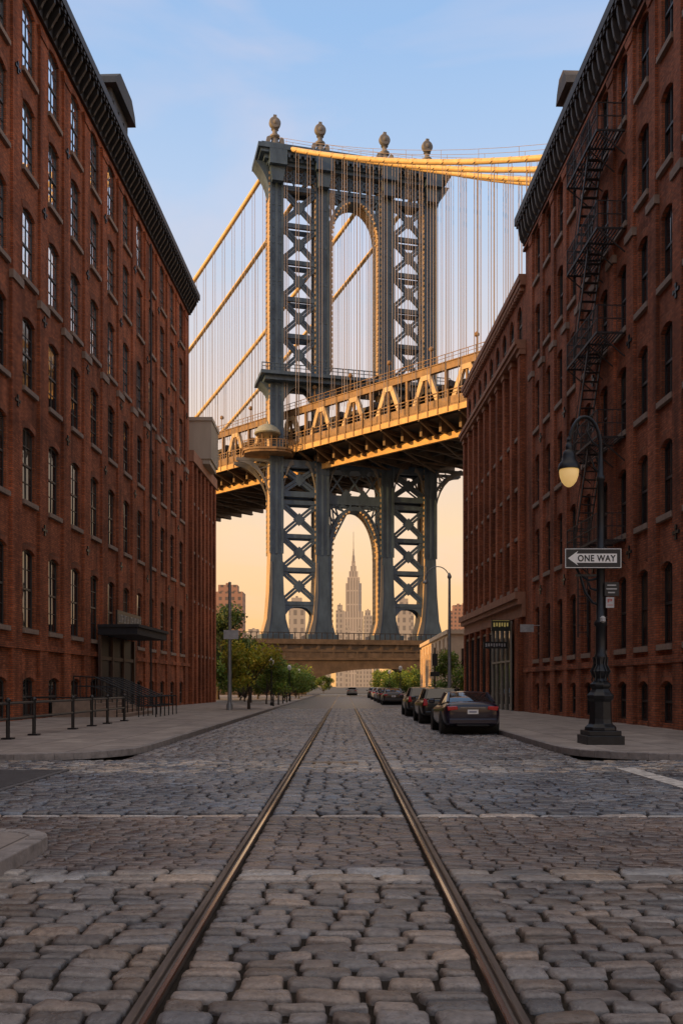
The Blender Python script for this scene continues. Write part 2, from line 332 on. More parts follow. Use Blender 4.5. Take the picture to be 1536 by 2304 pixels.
def join_stones(parts,name,mats):
    vs=[];Qs=[];Ts=[];cs=[];o=0
    for V,Q,T,c in parts: vs.append(V);Qs.append(Q+o);Ts.append(T+o);cs.append(c);o+=len(V)
    V=np.concatenate(vs);Q=np.concatenate(Qs);T=np.concatenate(Ts);c=np.concatenate(cs)
    me=bpy.data.meshes.new(name); me.vertices.add(len(V)); me.vertices.foreach_set('co',V.astype(np.float32).ravel())
    L=np.concatenate([Q,T]); me.loops.add(len(L)); me.loops.foreach_set('vertex_index',L.astype(np.int32))
    nq=len(Q)//4; ntr=len(T)//3; me.polygons.add(nq+ntr)
    me.polygons.foreach_set('loop_start',np.concatenate([np.arange(nq)*4,nq*4+np.arange(ntr)*3]).astype(np.int32))
    me.polygons.foreach_set('use_smooth',np.ones(nq+ntr,bool))
    me.update(calc_edges=True); me.validate()
    at=me.color_attributes.new('tone','FLOAT_COLOR','POINT'); at.data.foreach_set('color',c.astype(np.float32).ravel())
    for m in mats: me.materials.append(m)
    return me
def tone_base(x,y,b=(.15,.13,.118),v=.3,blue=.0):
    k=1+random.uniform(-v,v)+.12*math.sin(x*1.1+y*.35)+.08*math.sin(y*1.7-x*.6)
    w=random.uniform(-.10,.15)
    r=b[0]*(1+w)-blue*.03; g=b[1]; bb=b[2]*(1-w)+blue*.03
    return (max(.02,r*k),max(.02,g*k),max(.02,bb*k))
WX=15; RW=.072
full=[(-WX,RL-RW),(RL+RW,RR-RW),(RR+RW,WX)]
st_=[(-4.66,RL-RW),(RL+RW,RR-RW),(RR+RW,4.96)]
near=stone_arrays(1.6,7.0,.165,.20,.35,full,lambda x,y:tone_base(x,y,(.165,.15,.142),.42),gap=.018)
band1=stone_arrays(7.04,7.5,.22,.34,.6,full,lambda x,y:tone_base(x,y,(.28,.265,.25),.28),.8,.011)
bricks=stone_arrays(7.53,10.5,.115,.18,.26,full,lambda x,y:tone_base(x,y,(.125,.104,.098),.33),.45,.008)
band2=stone_arrays(10.54,10.72,.18,.5,.9,full,lambda x,y:tone_base(x,y,(.40,.38,.36),.18),.5,.010)
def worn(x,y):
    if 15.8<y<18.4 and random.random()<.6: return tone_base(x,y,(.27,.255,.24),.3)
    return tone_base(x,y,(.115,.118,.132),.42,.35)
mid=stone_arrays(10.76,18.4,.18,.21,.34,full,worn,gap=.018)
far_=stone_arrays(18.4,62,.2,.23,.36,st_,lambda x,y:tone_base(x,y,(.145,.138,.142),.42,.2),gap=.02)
RG=[(1.0,-.045),(.985,-.015),(.94,.007),(.85,.019),(.5,.0245)]; RF=[(1.0,-.03),(.95,.006),(.72,.02)]
RB_=[(1.0,-.04),(.96,.010),(.84,.024)]
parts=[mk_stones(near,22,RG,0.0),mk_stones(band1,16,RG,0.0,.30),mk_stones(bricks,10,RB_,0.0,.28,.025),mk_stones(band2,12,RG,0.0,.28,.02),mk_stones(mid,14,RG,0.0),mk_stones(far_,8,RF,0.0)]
roadob=put(join_stones(parts,'road_cobblestones',[STONES]),'road_cobblestones'); tag(roadob,'worn granite cobblestones and brick crossing of the street',kind='structure')
tag(MB().add([(-60,-10,-.012),(60,-10,-.012),(60,18.5,-.012),(-60,18.5,-.012),(-4.7,18.5,-.012),(5,18.5,-.012),(5,62,-.012),(-4.7,62,-.012)],[(0,1,2,3),(4,5,6,7)]).obj('road_bed',MORT,fix=False),'dark sandy joints under the cobblestones',kind='structure')
tag(MB().add([(-4.7,62,.012),(5,62,.012),(5,175,.012),(-4.7,175,.012)],[(0,1,2,3)]).obj('road',fargrid(),fix=False),'cobbled street running on towards the bridge',kind='structure')
tag(MB().box(5.05,5.4,11.6,16.6,.0,.034).obj('road_marking',mat('worn_road_paint',(.45,.43,.4),.8,ns=9,na=.6)),'worn white crossing line painted on the cobbles',kind='structure')
# pavements
def concmat():
    m,nt,b=nmat('pavement_flags')
    br=nt.nodes.new('ShaderNodeTexBrick'); br.inputs['Scale'].default_value=1; br.inputs['Brick Width'].default_value=1.5; br.inputs['Row Height'].default_value=1.5; br.inputs['Mortar Size'].default_value=.014; br.offset=0
    br.inputs['Color1'].default_value=(.38,.34,.305,1); br.inputs['Color2'].default_value=(.28,.25,.23,1); br.inputs['Mortar'].default_value=(.10,.085,.075,1)
    v=coords(nt); nt.links.new(v,br.inputs['Vector'])
    n=N(nt,'ShaderNodeTexNoise'); n.inputs['Scale'].default_value=1.3; n.inputs['Detail'].default_value=9; n.inputs['Roughness'].default_value=.75; nt.links.new(v,n.inputs['Vector'])
    r=nt.nodes.new('ShaderNodeValToRGB'); r.color_ramp.elements[0].position=.3; r.color_ramp.elements[0].color=(.46,.44,.43,1); r.color_ramp.elements[1].position=.68; r.color_ramp.elements[1].color=(1.12,1.1,1.08,1); nt.links.new(n.outputs['Fac'],r.inputs[0])
    mx=N(nt,'ShaderNodeMixRGB',blend_type='MULTIPLY'); mx.inputs['Fac'].default_value=1; nt.links.new(br.outputs['Color'],mx.inputs['Color1']); nt.links.new(r.outputs[0],mx.inputs['Color2'])
    nt.links.new(mx.outputs[0],b.inputs['Base Color']); b.inputs['Roughness'].default_value=.7
    return m
FLAG=concmat(); KERB=mat('kerb_granite',(.22,.20,.19),.7,ns=5,na=.35,bump=.4,bs=30)
def arc(cx,cy,r,a0,a1,n=10): return [(cx+r*math.cos(math.radians(a0+(a1-a0)*i/n)),cy+r*math.sin(math.radians(a0+(a1-a0)*i/n))) for i in range(n+1)]
def pavement(edge,inner,name,label):
    e=[Vector((*p,0)) for p in edge]; k=.17; off=[]
    for i,p in enumerate(e):
        d=(e[min(i+1,len(e)-1)]-e[max(i-1,0)]).normalized(); nrm=Vector((-d.y,d.x,0)); off.append(p+nrm*k)
    mb=MB()
    for i in range(len(e)-1):
        a,b,c,d=e[i],e[i+1],off[i+1],off[i]
        L=(b-a).length; ns=max(1,int(L/1.8))
        for j in range(ns):
            f0=j/ns; f1=(j+1)/ns-(.012/L if L>1 else 0)
            A=a.lerp(b,f0);B=a.lerp(b,f1);D=d.lerp(c,f0);C=d.lerp(c,f1); z=.145+random.uniform(-.006,.006)
            mb.add([(p.x,p.y,-.02) for p in (A,B,C,D)]+[(p.x,p.y,z) for p in (A,B,C,D)],[(0,3,2,1),(4,5,6,7),(0,1,5,4),(1,2,6,5),(2,3,7,6),(3,0,4,7)])
    tag(mb.obj('kerb',KERB,bevel=.015),'worn granite kerb along the cobbled street',kind='structure')
    poly=[(p.x,p.y) for p in off]+inner
    o=MB().add([(x,y,.135) for x,y in poly],[tuple(range(len(poly)))]).obj(name,FLAG,fix=False)
    o.data.update(); 
    if o.data.polygons[0].normal.z<0: o.data.flip_normals()
    tag(o,label,kind='structure')
pavement([(-40,18.5)]+arc(-7.3,21.1,2.6,-90,0)+[(-4.7,50),(-4.7,175)],[(-40,175)],'pavement','pale concrete pavement beside the warehouse')
pavement([(5.0,175),(5.0,50)]+arc(7.6,21.1,2.6,180,270)+[(40,18.5)],[(40,175)],'pavement','pale concrete pavement with lamp post')
pavement([(-2.78,-10),(-2.78,8.2)]+arc(-3.33,8.25,.55,0,90)+[(-30,8.8)],[(-30,-10)],'pavement','rounded concrete pavement corner at the crossing')
# rails
RAILM=mat('rail_rusty_steel',(.15,.12,.10),.4,metal=.5,ns=2.5,na=.4,nscale=(6,.4,1),bump=.2)
RAILS=mat('rail_polished_head',(.80,.70,.60),.18,metal=1.0,ns=2,na=.25,nscale=(5,.3,1))
def rail(cx,flip):
    mb=MB(); s=flip
    prof=[(-.060,-.02),(-.060,.018),(-.055,.0235),(-.024,.0255),(-.016,.020),(-.012,-.004),(.012,-.004),(.016,.020),(.022,.028),(.046,.028),(.052,.020),(.052,-.02)]
    ys=[1.2,20,60,175]; n=len(prof)
    mb.v=[(cx+s*x,y,z) for y in ys for x,z in prof]
    for j in range(len(ys)-1):
        for i in range(n-1): mb.f.append((j*n+i,(j+1)*n+i,(j+1)*n+i+1,j*n+i+1)); mb.m.append(1 if i in(7,8,9,1) else 0)
    return tag(mb.obj('tram_rail',[RAILM,RAILS]),'worn steel rail set in the cobblestones','rail',group='rails set in the street')
rail(RL,1); rail(RR,-1)
tag(MB().box(-.85,.28,17.75,17.95,-.01,.036).obj('drain_cover',mat('worn_plate',(.25,.2,.15),.35,metal=.8),bevel=.004),'flat worn steel plate between the rails','plate')
gm=MB().box(-7.4,-5.0,12.6,16.2,-.01,.037)
for i in range(22): gm.box(-7.3,-5.1,12.75+i*.155,12.82+i*.155,.037,.049)
tag(gm.obj('street_grate',mat('dark_grate',(.10,.10,.105),.6,metal=.2)),'dark ribbed metal grate in the cobbled roadway','grate')

# ------------------------------------------------------------------ facades
def wall_mesh(mb,L,H,cols,rows,hw,rise,dep=.16,z0=0,back=18):
    xs=[0]+[(cols[i]+cols[i+1])/2 for i in range(len(cols)-1)]+[L]
    zs=[z0]+[(rows[i][1]+rows[i+1][0])/2 for i in range(len(rows)-1)]+[H]
    def q(x0,x1,a,b): mb.add([(x0,0,a),(x1,0,a),(x1,0,b),(x0,0,b)],[(0,1,2,3)])
    for ci,c in enumerate(cols):
        for ri,(zb,zt) in enumerate(rows):
            rs=min(rise,(zt-zb)*.3)
            x0,x1,a,b=xs[ci],xs[ci+1],zs[ri],zs[ri+1]; l,r=c-hw,c+hw
            q(x0,l,a,b); q(r,x1,a,b); q(l,r,a,zb)
            n=6; sp=zt-rs; pts=[(l+(r-l)*i/n, sp+rs*(1-((2*i/n-1)**2))) for i in range(n+1)]
            for i in range(n):
                (xa,za),(xb,zb2)=pts[i],pts[i+1]
                mb.add([(xa,0,za),(xb,0,zb2),(xb,0,b),(xa,0,b)],[(0,1,2,3)])
                mb.add([(xa,0,za),(xa,dep+.1,za),(xb,dep+.1,zb2),(xb,0,zb2)],[(0,1,2,3)])
            mb.add([(l,0,zb),(l,dep+.1,zb),(l,dep+.1,sp),(l,0,sp)],[(0,1,2,3)])
            mb.add([(r,0,zb),(r,0,sp),(r,dep+.1,sp),(r,dep+.1,zb)],[(0,1,2,3)])
            mb.add([(l,0,zb),(r,0,zb),(r,dep+.1,zb),(l,dep+.1,zb)],[(0,1,2,3)])
    mb.add([(0,0,z0),(0,back,z0),(0,back,H),(0,0,H)],[(0,1,2,3)]); mb.add([(L,0,z0),(L,0,H),(L,back,H),(L,back,z0)],[(0,1,2,3)])
    mb.add([(0,back,z0),(L,back,z0),(L,back,H),(0,back,H)],[(0,3,2,1)]); mb.add([(0,0,H),(0,back,H),(L,back,H),(L,0,H)],[(3,2,1,0)])
def win_meshes(hw,h,rise,fm,gm,nx=2,sill=SILL):
    mb=MB(); t=.055; sp=h-rise
    mb.box(-hw,-hw+t,-.02,.05,0,sp); mb.box(hw-t,hw,-.02,.05,0,sp); mb.box(-hw+t,hw-t,-.022,.05,0,.08)
    n=8; top=[(-hw+2*hw*i/n, sp+rise*(1-(2*i/n-1)**2)) for i in range(n+1)]; bot=[(x,z-.09) for x,z in top]
    mb.band(top,bot,-.018,.05)
    mb.box(-hw+t,hw-t,-.035,.05,h*.5-.045,h*.5+.045)
    for i in range(1,nx): x=-hw+2*hw*i/nx; mb.box(x-.022,x+.022,-.012,.03,.08,h*.5-.045); mb.box(x-.0225,x+.0225,-.012,.03,h*.5+.045,h-.05)
    if h>2.8: mb.box(-hw+t,hw-t,-.010,.03,h*.75-.018,h*.75+.018); mb.box(-hw+t,hw-t,-.010,.03,h*.26-.018,h*.26+.018)
    fr=mb.mesh('window',fm)
    gl=MB().add([(-hw,.02,0),(hw,.02,0),(hw,.02,h),(-hw,.02,h)],[(0,1,2,3)]).mesh('pane',gm,fix=False)
    si=MB().box(-hw-.14,hw+.14,-.28,.02,-.2,-.002).mesh('sill',sill)
    a=[(-hw-.06+(2*hw+.12)*i/n, sp+.0+rise*(1-(2*i/n-1)**2)+.004) for i in range(n+1)]; b=[(x*1.06,z+.30) for x,z in a]
    li=MB().band(a,b,-.182,-.11).mesh('lintel',ARCHB)
    return fr,gl,si,li
def place_windows(bld,cols,rows,hw,rise,fm,gm,dep=.16,nx=2,lint=True,upper=None,uz=99):
    cache={}
    for zb,zt in rows:
        h=round(zt-zb,3); g_=upper if (upper and zb>uz) else gm; key=(h,g_.name)
        if key not in cache: cache[key]=win_meshes(hw,h,min(rise,h*.3),fm,g_,nx)
        fr,gl,si,li=cache[key]
        for c in cols:
            w=put(fr,'window',bld,(c,dep,zb))
            put(gl,'pane',w,(0,0,0),(random.gauss(0,.005),0,random.gauss(0,.008)))
            if zb>1: put(si,'sill',w)
            if lint: put(li,'lintel',w,(0,.16-dep if dep<.16 else 0,0))
def cornice_mesh(L,z,h,proj,step,bh=1.2,bw=.28,x0=0):
    mb=MB()
    mb.box(x0-.3,L+.3,-proj,.4,z+h*.62,z+h); mb.box(x0-.2,L+.2,-proj*.86,.38,z+h*.45,z+h*.618); mb.box(x0-.1,L+.1,-proj*.45,.36,z+h*.2,z+h*.448)
    mb.box(x0-.05,L+.05,-.16,.34,z-.55,z+h*.198)
    n=int(L/step)
    for i in range(n+1):
        x=x0+.2+i*(L-x0-.4)/n
        mb.prism([(-.16-0,z-bh*.75),(-.3,z-bh*.6),(-.38,z-.25),(-proj*.8,z+h*.2),(-proj*.8,z+h*.449),(-.16,z+h*.449)],x-bw/2,x+bw/2)
        k=12; vs=mb.v[-k:]; mb.v[-k:]=[(v[1],v[0],v[2]) for v in vs]
    for i in range(int(L/.45)):
        x=x0+.1+i*.45; mb.box(x,x+.2,-proj*.95,-proj*.87,z+h*.46,z+h*.6)
    return mb
def star_mesh():
    mb=MB(); s=.19
    mb.box(-s,s,-.05,0,-.035,.035); mb.box(-.035,.035,-.052,0,-s,s)
    for sx_ in(-1,1): mb.box(sx_*s-.05,sx_*s+.05,-.056,0,-.06,.06); mb.box(-.06,.06,-.057,0,sx_*s-.05,sx_*s+.05)
    return mb.mesh('wall_anchor',IRON)
STAR=star_mesh()

# ---- left warehouse
angL=math.atan2(1,.037)
LB=tag(empty('brick_warehouse',(-15.12+.037*20,20,0),angL),'tall orange-red brick warehouse with dark bracketed cornice','building')
colsL=[9.6+3*i for i in range(14)]
rowsL=[(.25,1.95),(4.05,7.5),(9.55,12.75),(14.4,17.5),(19.1,22.2),(23.8,26.85),(28.0,31.1)]
mb=MB(); wall_mesh(mb,51.5,32.4,colsL,rowsL,.66,.18,.13); mb.obj('wall',BRL,LB,fix=False)
place_windows(LB,colsL,rowsL,.66,.18,FRAMEL,GLASSL,.13,upper=GLASSU,uz=18)
for i in range(15):
    x=8.1+3*i; x=min(x,51.0)
    p=MB(); p.box(x-.50,x+.50,-.12,-.001,0,18.4); p.box(x-.42,x+.42,-.11,-.001,18.4,30.6)
    p.prism([(x-.42,30.6),(x+.42,30.6),(x+.6,31.0),(x-.6,31.0)],-.16,-.001); p.obj('pier',BRP,LB)
    c=MB(); c.box(x-.56,x+.56,-.19,-.002,18.4,18.75); c.obj('pier_cap',SILL,LB)
    for z in (8.6,13.5,18.0,22.9,27.4):
        if i>2 and (i+int(z))%2==0: put(STAR,'wall_anchor',LB,(x,-.12,z))
p=MB(); p.box(0,51.5,-.15,-.003,3.15,3.4); p.obj('belt_course',BRP,LB)
cornice_mesh(51.5,32.0,1.15,.85,.62,bh=.7,bw=.15).obj('cornice',CORN,LB)
d=MB(); d.box(31.6,35.0,.3,3.5,33.0,36.4); d.prism([(31.2,36.4),(35.4,36.4),(35.2,36.9),(34.5,37.5),(32.1,37.5),(31.4,36.9)],-.1,3.9)
for i in range(3): d.box(31.9+i*1.05,32.6+i*1.05,.22,.3,34,35.8)
d.obj('roof_dormer',mat('slate_dormer',(.05,.055,.06),.7),LB)
for x in (14.1,38.1):
    dp=MB(); dp.tube([(x+.62,-.2,.3),(x+.62,-.2,30.8)],.06,6)
    for z in range(3,30,4): dp.box(x+.52,x+.72,-.24,-.001,z,z+.08)
    dp.obj('downpipe',IRONR,LB)
ent=empty('entrance',(0,0,0),0,LB)
MB().box(27.6,34.4,-.20,-.19,.0,4.3).obj('door_recess',DOORM,ent)
e_=MB()
for x in(27.7,29.9,32.1,34.3): e_.box(x-.12,x+.12,-.34,-.201,0,4.3)
e_.box(27.6,34.4,-.30,-.202,3.0,3.2); e_.obj('door_frame',mat('entrance_wood',(.06,.03,.02),.6),ent)
a_=MB(); a_.box(27.7,34.3,-2.3,-.15,4.35,4.75); a_.box(27.6,34.4,-2.4,-.15,4.75,4.9)
a_.obj('awning',BLUEP,ent)
s_=MB(); s_.box(28.6,33.5,-.95,-.85,4.9,5.75); s_.mi=1
for i in range(14):
    if i==6: continue
    x=28.85+i*.33; s_.box(x,x+.07,-.965,-.949,5.1,5.55); s_.box(x+.07,x+.2,-.965,-.949,(5.1,5.48,5.3)[i%3],(5.17,5.55,5.37)[i%3]); 
    if i%2: s_.box(x+.2,x+.26,-.965,-.949,5.1,5.55)
s_.obj('entrance_sign',[BLACKP,mat('faded_sign_letters',(.3,.3,.29),.6)],ent)

# ---- lower annex on left
LA=tag(empty('brick_annex',(-15.12+.037*71.5,71.5,0),angL),'lower brick annex with narrow windows and stone trim','building')
colsA=[1.0+1.65*i for i in range(6)]; rowsA=[(.6,2.6),(4.2,7.2),(8.6,11.2),(12.6,15.2),(16.6,19.0)]
mb=MB(); wall_mesh(mb,10.3,20.6,colsA,rowsA,.4,.15,.1); mb.obj('wall',BRB,LA,fix=False)
place_windows(LA,colsA,rowsA,.4,.15,FRAME,GLASSR,.1,lint=False)
for i in range(7):
    x=.18+1.65*i; MB().box(x-.3,x+.3,-.30,-.001,0,19.6).obj('pier',BRP,LA)
MB().box(0,10.5,-.4,.3,19.7,20.6).obj('cornice',BAND,LA)
rc=MB(); rc.box(-16,-11.2,75,79.0,20.8,24.0)
rc.box(-16.1,-11.1,74.9,79.1,24.0,24.3); rc.box(-13.0,-11.35,75.1,78.9,20.4,20.8)
for i in range(8): rc.box(-11.2,-11.16,75.2+i*.5,75.25+i*.5,20.9,23.95)
tag(rc.obj('roof_cabin',CREAMB),'cream metal-clad box cabin on the annex roof','roof cabin')

# ---- right warehouse
angR=math.atan2(-1,.037)
RB=tag(empty('brick_warehouse',(12.05-.037*50,50,0),angR),'deep red brick warehouse with fire escape and arched windows','building')
colsR=[2.7+2.15*i for i in range(12)]
rowsR=[(.3,1.75),(3.0,5.8),(7.4,9.95),(11.35,13.9),(15.3,17.85),(19.3,21.9),(23.3,25.9)]
mb=MB(); wall_mesh(mb,29,27.2,colsR,rowsR,.50,.22,.14); mb.obj('wall',BRR,RB,fix=False)
place_windows(RB,colsR,rowsR,.50,.22,FRAME,GLASSR,.14)
PR=brickmat('brick_pier_red',(.47,.156,.077),(.31,.097,.052),(.17,.11,.085))
for i in range(13):
    x=2.7-1.075+2.15*i
    p=MB(); p.box(x-.36,x+.36,-.12,-.001,0,18.3); p.box(x-.28,x+.28,-.11,-.001,18.3,25.6); p.prism([(x-.28,25.6),(x+.28,25.6),(x+.45,25.95),(x-.45,25.95)],-.16,-.001); p.obj('pier',PR,RB)
    MB().box(x-.42,x+.42,-.19,-.002,18.3,18.6).obj('pier_cap',SILL,RB)
    for z in (6.6,14.5):
        if i%2: put(STAR,'wall_anchor',RB,(x,-.12,z))
p=MB(); p.box(0,29,-.15,-.003,2.35,2.6); p.obj('belt_course',PR,RB)
p=MB(); p.box(0,29,-.165,-.003,26.0,26.14); p.obj('belt_course',PR,RB)
cornice_mesh(29,26.9,1.1,.58,.6,bh=.7,bw=.14).obj('cornice',mat('cornice_brown_metal',(.045,.036,.033),.6,ns=2,na=.4),RB)
f=MB(); f.box(3.55,3.6,-1.15,-.45,4.4,4.8); f.beam((3.57,-.45,4.75),(3.57,0,4.75),.04); f.obj('projecting_sign',LIGHTGREY,RB)
d=MB(); d.box(4.2,5.7,.9,3.0,28,31.6); d.prism([(4.0,31.6),(5.9,31.6),(5.7,32.1),(5.3,32.6),(4.6,32.6),(4.2,32.1)],.6,3.2); d.obj('roof_dormer',mat('stone_dormer',(.09,.075,.065),.7),RB)
# fire escape
FE=empty('fire_escape',(0,0,0),0,RB)
x0,x1=12.0,16.0; lv=[7.2,11.15,15.15,19.15,22.9]
for k,z in enumerate(lv):
    pl=MB(); 
    for i in range(9): pl.box(x0,x1,-1.12+i*.125,-1.07+i*.125,z-.03,z)
    for x in (x0,x0+1.4,x0+2.8,x1): pl.beam((x,-1.15,z-.05),(x,-.05,z-.05),.05,.07); pl.beam((x,-1.1,z-.08),(x,-.06,z-.95),.04,.04)
    pl.beam((x0,-1.13,z-.02),(x1,-1.13,z-.02),.04,.10)
    pl.obj('platform',IRONR,FE)
    r=MB()
    for zz in (.5,1.0): r.beam((x0,-1.13,z+zz),(x1,-1.13,z+zz),.03,.035); r.beam((x0,-1.13,z+zz),(x0,-.05,z+zz),.03,.035); r.beam((x1,-1.13,z+zz),(x1,-.05,z+zz),.03,.035)
    for i in range(25):
        x=x0+(x1-x0)*i/24; r.beam((x,-1.13,z),(x,-1.13,z+1.0),.018 if i%6 else .04)
    for i in range(1,6):
        y=-1.13+i*.19; r.beam((x0,y,z),(x0,y,z+1.0),.018); r.beam((x1,y,z),(x1,y,z+1.0),.018)
    r.obj('railing',IRONR,FE)
    if k<4:
        s_=MB(); a=(x0+.5,z); b=(x1-1.4,lv[k+1])
        for y in(-1.02,-.45):
            s_.beam((a[0],y,a[1]),(b[0],y,b[1]),.04,.14); s_.beam((a[0],y,a[1]+.8),(b[0],y,b[1]+.8),.025,.03)
        for i in range(1,13):
            f=i/13; s_.box(a[0]+(b[0]-a[0])*f-.09,a[0]+(b[0]-a[0])*f+.09,-1.0,-.47,a[1]+(b[1]-a[1])*f-.012,a[1]+(b[1]-a[1])*f+.012)
        s_.obj('stair',IRONR,FE)
s_=MB()
for y in(-1.0,-.6): s_.beam((x0+1.1,y,3.6),(x0+1.1,y,7.3),.05)
for i in range(12): s_.beam((x0+1.1,-1.0,3.8+i*.3),(x0+1.1,-.6,3.8+i*.3),.03)
s_.obj('ladder',IRONR,FE)

# ---- right far building
RC=tag(empty('brick_loft_building',(12.05-.037*69,69,0),angR),'brown-red brick loft building with pilasters and shopfront','building')
LC=19.0; colsC=[1.35+2.03*i for i in range(9)]
rowsC=[(7.3,9.4),(10.2,12.3),(13.1,15.2),(16.0,19.4),(21.35,23.5)]
mb=MB(); wall_mesh(mb,LC,24.2,colsC,rowsC,.56,.55,.12,z0=0); mb.obj('wall',BRB,RC,fix=False)
place_windows(RC,colsC,rowsC,.56,.55,FRAME,GLASSR,.12,lint=True)
for i in range(10):
    x=.34+2.03*i; x=min(x,LC-.4)
    MB().box(x-.28,x+.28,-.30,-.001,6.9,20.3).obj('pilaster',BRP,RC)
    MB().box(x-.38,x+.38,-.36,-.002,20.3,20.6).obj('pilaster_cap',BAND,RC)
p=MB(); p.box(-.1,LC,-.5,.1,20.6,20.85); p.box(-.2,LC,-.62,.1,20.85,21.1); p.obj('string_course',BAND,RC)
p=MB(); p.box(-.2,LC,-.30,.3,24.2,24.45); p.box(-.3,LC,-.38,.3,24.45,24.8)
for i in range(42): p.box(.1+i*.45,.3+i*.45,-.26,-.01,23.95,24.2)
p.obj('parapet',BAND,RC)
p=MB(); p.box(-.1,LC,-.45,-.002,6.2,6.5); p.box(-.2,LC,-.6,-.002,6.5,6.9); p.box(0,LC,-.2,-.003,5.5,6.2); p.obj('shop_cornice',BAND,RC)
for x,w in ((1.2,.6),(3.4,.6),(5.6,.6),(7.8,.6),(10.0,.6)):
    sw=MB(); sw.box(x-w,x+w,-.05,-.02,1.2,5.0).obj('shop_window',GLASSR,RC)
    f=MB(); f.box(x-w-.1,x-w,-.12,-.003,1.0,5.1); f.box(x+w,x+w+.1,-.12,-.003,1.0,5.1); f.box(x-w,x+w,-.11,-.003,5.0,5.15); f.box(x-w-.15,x+w+.15,-.2,-.003,.85,1.0); f.obj('window_frame',FRAME,RC)
for i in range(6): MB().box(.1+2.2*i,.5+2.2*i,-.25,-.003,0,5.5).obj('pier',BRP,RC)
MB().box(17.3,18.3,-.25,-.003,0,5.5).obj('pier',BRP,RC)
en=empty('shop_entrance',(0,0,0),0,RC)
MB().box(11.6,16.9,-.31,-.30,.15,5.2).obj('shop_glazing',GLASSR,en)
f=MB()
for x in (11.6,12.9,14.3,15.6,16.9): f.box(x-.05,x+.05,-.42,-.311,.15,5.2)
f.box(11.6,16.9,-.40,-.312,3.0,3.1); f.box(11.5,17.0,-.45,-.30,5.2,5.4); f.obj('shop_frame',mat('shop_frame_pale',(.28,.25,.2),.5),en)
f=MB(); f.box(17.0,17.14,-1.55,-.45,4.8,5.45); f.mi=1
for i in range(6): f.box(17.14,17.152,-1.44+i*.155,-1.35+i*.155,5.04+(i%2)*.03,5.28)
f.box(17.14,17.151,-1.50,-.5,5.39,5.41)
f.obj('shop_sign',[mat('sign_dark_green',(.012,.022,.015),.5),mat('sign_lit_yellow',(.42,.36,.13),.5,emis=(.9,.7,.2),es=.15)],en)
f=MB(); f.box(16.4,16.5,-1.9,-.5,3.8,4.2); f.mi=1
for i in range(8): f.box(16.5,16.512,-1.78+i*.155,-1.69+i*.155,3.9+(i%3)*.02,4.1)
f.obj('shop_canopy',[BLACKP,LIGHTGREY],en)
ant=MB(); ant.tube([(0,0,0),(0,0,1.1)],.03); ant.box(-.25,.25,-.2,.2,0,.5); am=ant.mesh('vent',IRONR)
for x in (3,8,15): put(am,'roof_vent',RC,(x,.3,24.8))

cb=tag(empty('brick_warehouse',(-58,-60,0),math.atan2(1,0)),'unseen plain brick block added to hold off low sun','building')
mb=MB(); colsX=[4+4*i for i in range(30)]; wall_mesh(mb,124,50,colsX,[(3+5*i,6+5*i) for i in range(9)],.7,.2); mb.obj('wall',BRL,cb,fix=False)  # unseen block added, tall enough to keep direct sun off the street
nl=tag(empty('brick_warehouse',(-14.5,-40,0),math.atan2(1,0)),'unseen plain brick block added to shade the foreground','building')
mb=MB(); wall_mesh(mb,45,26,[4+4*i for i in range(10)],[(3,6),(8,11),(13,16),(18,21)],.7,.2); mb.obj('wall',BRL,nl,fix=False)  # unseen block added to keep a strip of sun off the foreground

# ------------------------------------------------------------------ fence, handrails
fe=tag(empty('iron_fence',(-9.0,25.8,.13)),'low black iron post-and-rail fence on the pavement','fence')
ps=MB(); ps.tube([(0,0,0),(0,0,1.02)],.055,8); ps.box(-.14,.14,-.14,.14,0,.05); ps.lathe([(.02,1.0),(.08,1.02),(.08,1.07),(.02,1.12)],n=8); pm=ps.mesh('post',IRON,smooth=True)
for y in (-4,-2,-.0,3.7,5.9,8.0,10.6): put(pm,'post',fe,(0,y,0))
for z in (.97,.55):
    MB().tube([(0,-4,z),(0,10.6,z)],.042,6).obj('rail',IRON,fe)
MB().tube([(0,10.6,.97),(-1.5,10.6,.97),(-4,10.6,.97)],.034,6).obj('rail',IRON,fe)
hr=tag(empty('stair_handrail',(-9.9,40.5,.13)),'black iron handrails beside the warehouse entrance steps','handrail')
for j in range(6):
    r=MB(); y=j*1.0+.6
    r.tube([(-2.6,y,1.9),(-1.6,y,1.85),(.4,y,.98),(1.2,y,.95)],.035,6); r.tube([(-2.6,y,1.45),(-1.6,y,1.4),(.4,y,.53),(1.2,y,.5)],.022,6)
    for x,z in((-2.6,1.9),(-1.6,1.85),(-.6,1.42),(.4,.98),(1.2,.95)): r.tube([(x,y,0),(x,y,z)],.028,6)
    r.obj('railing',IRON,hr)
stp=MB()
for i in range(5): stp.box(-3.6,-.2-i*.42,.6,6.6,i*.16,(i+1)*.16)
stp.obj('step',SILL,hr)

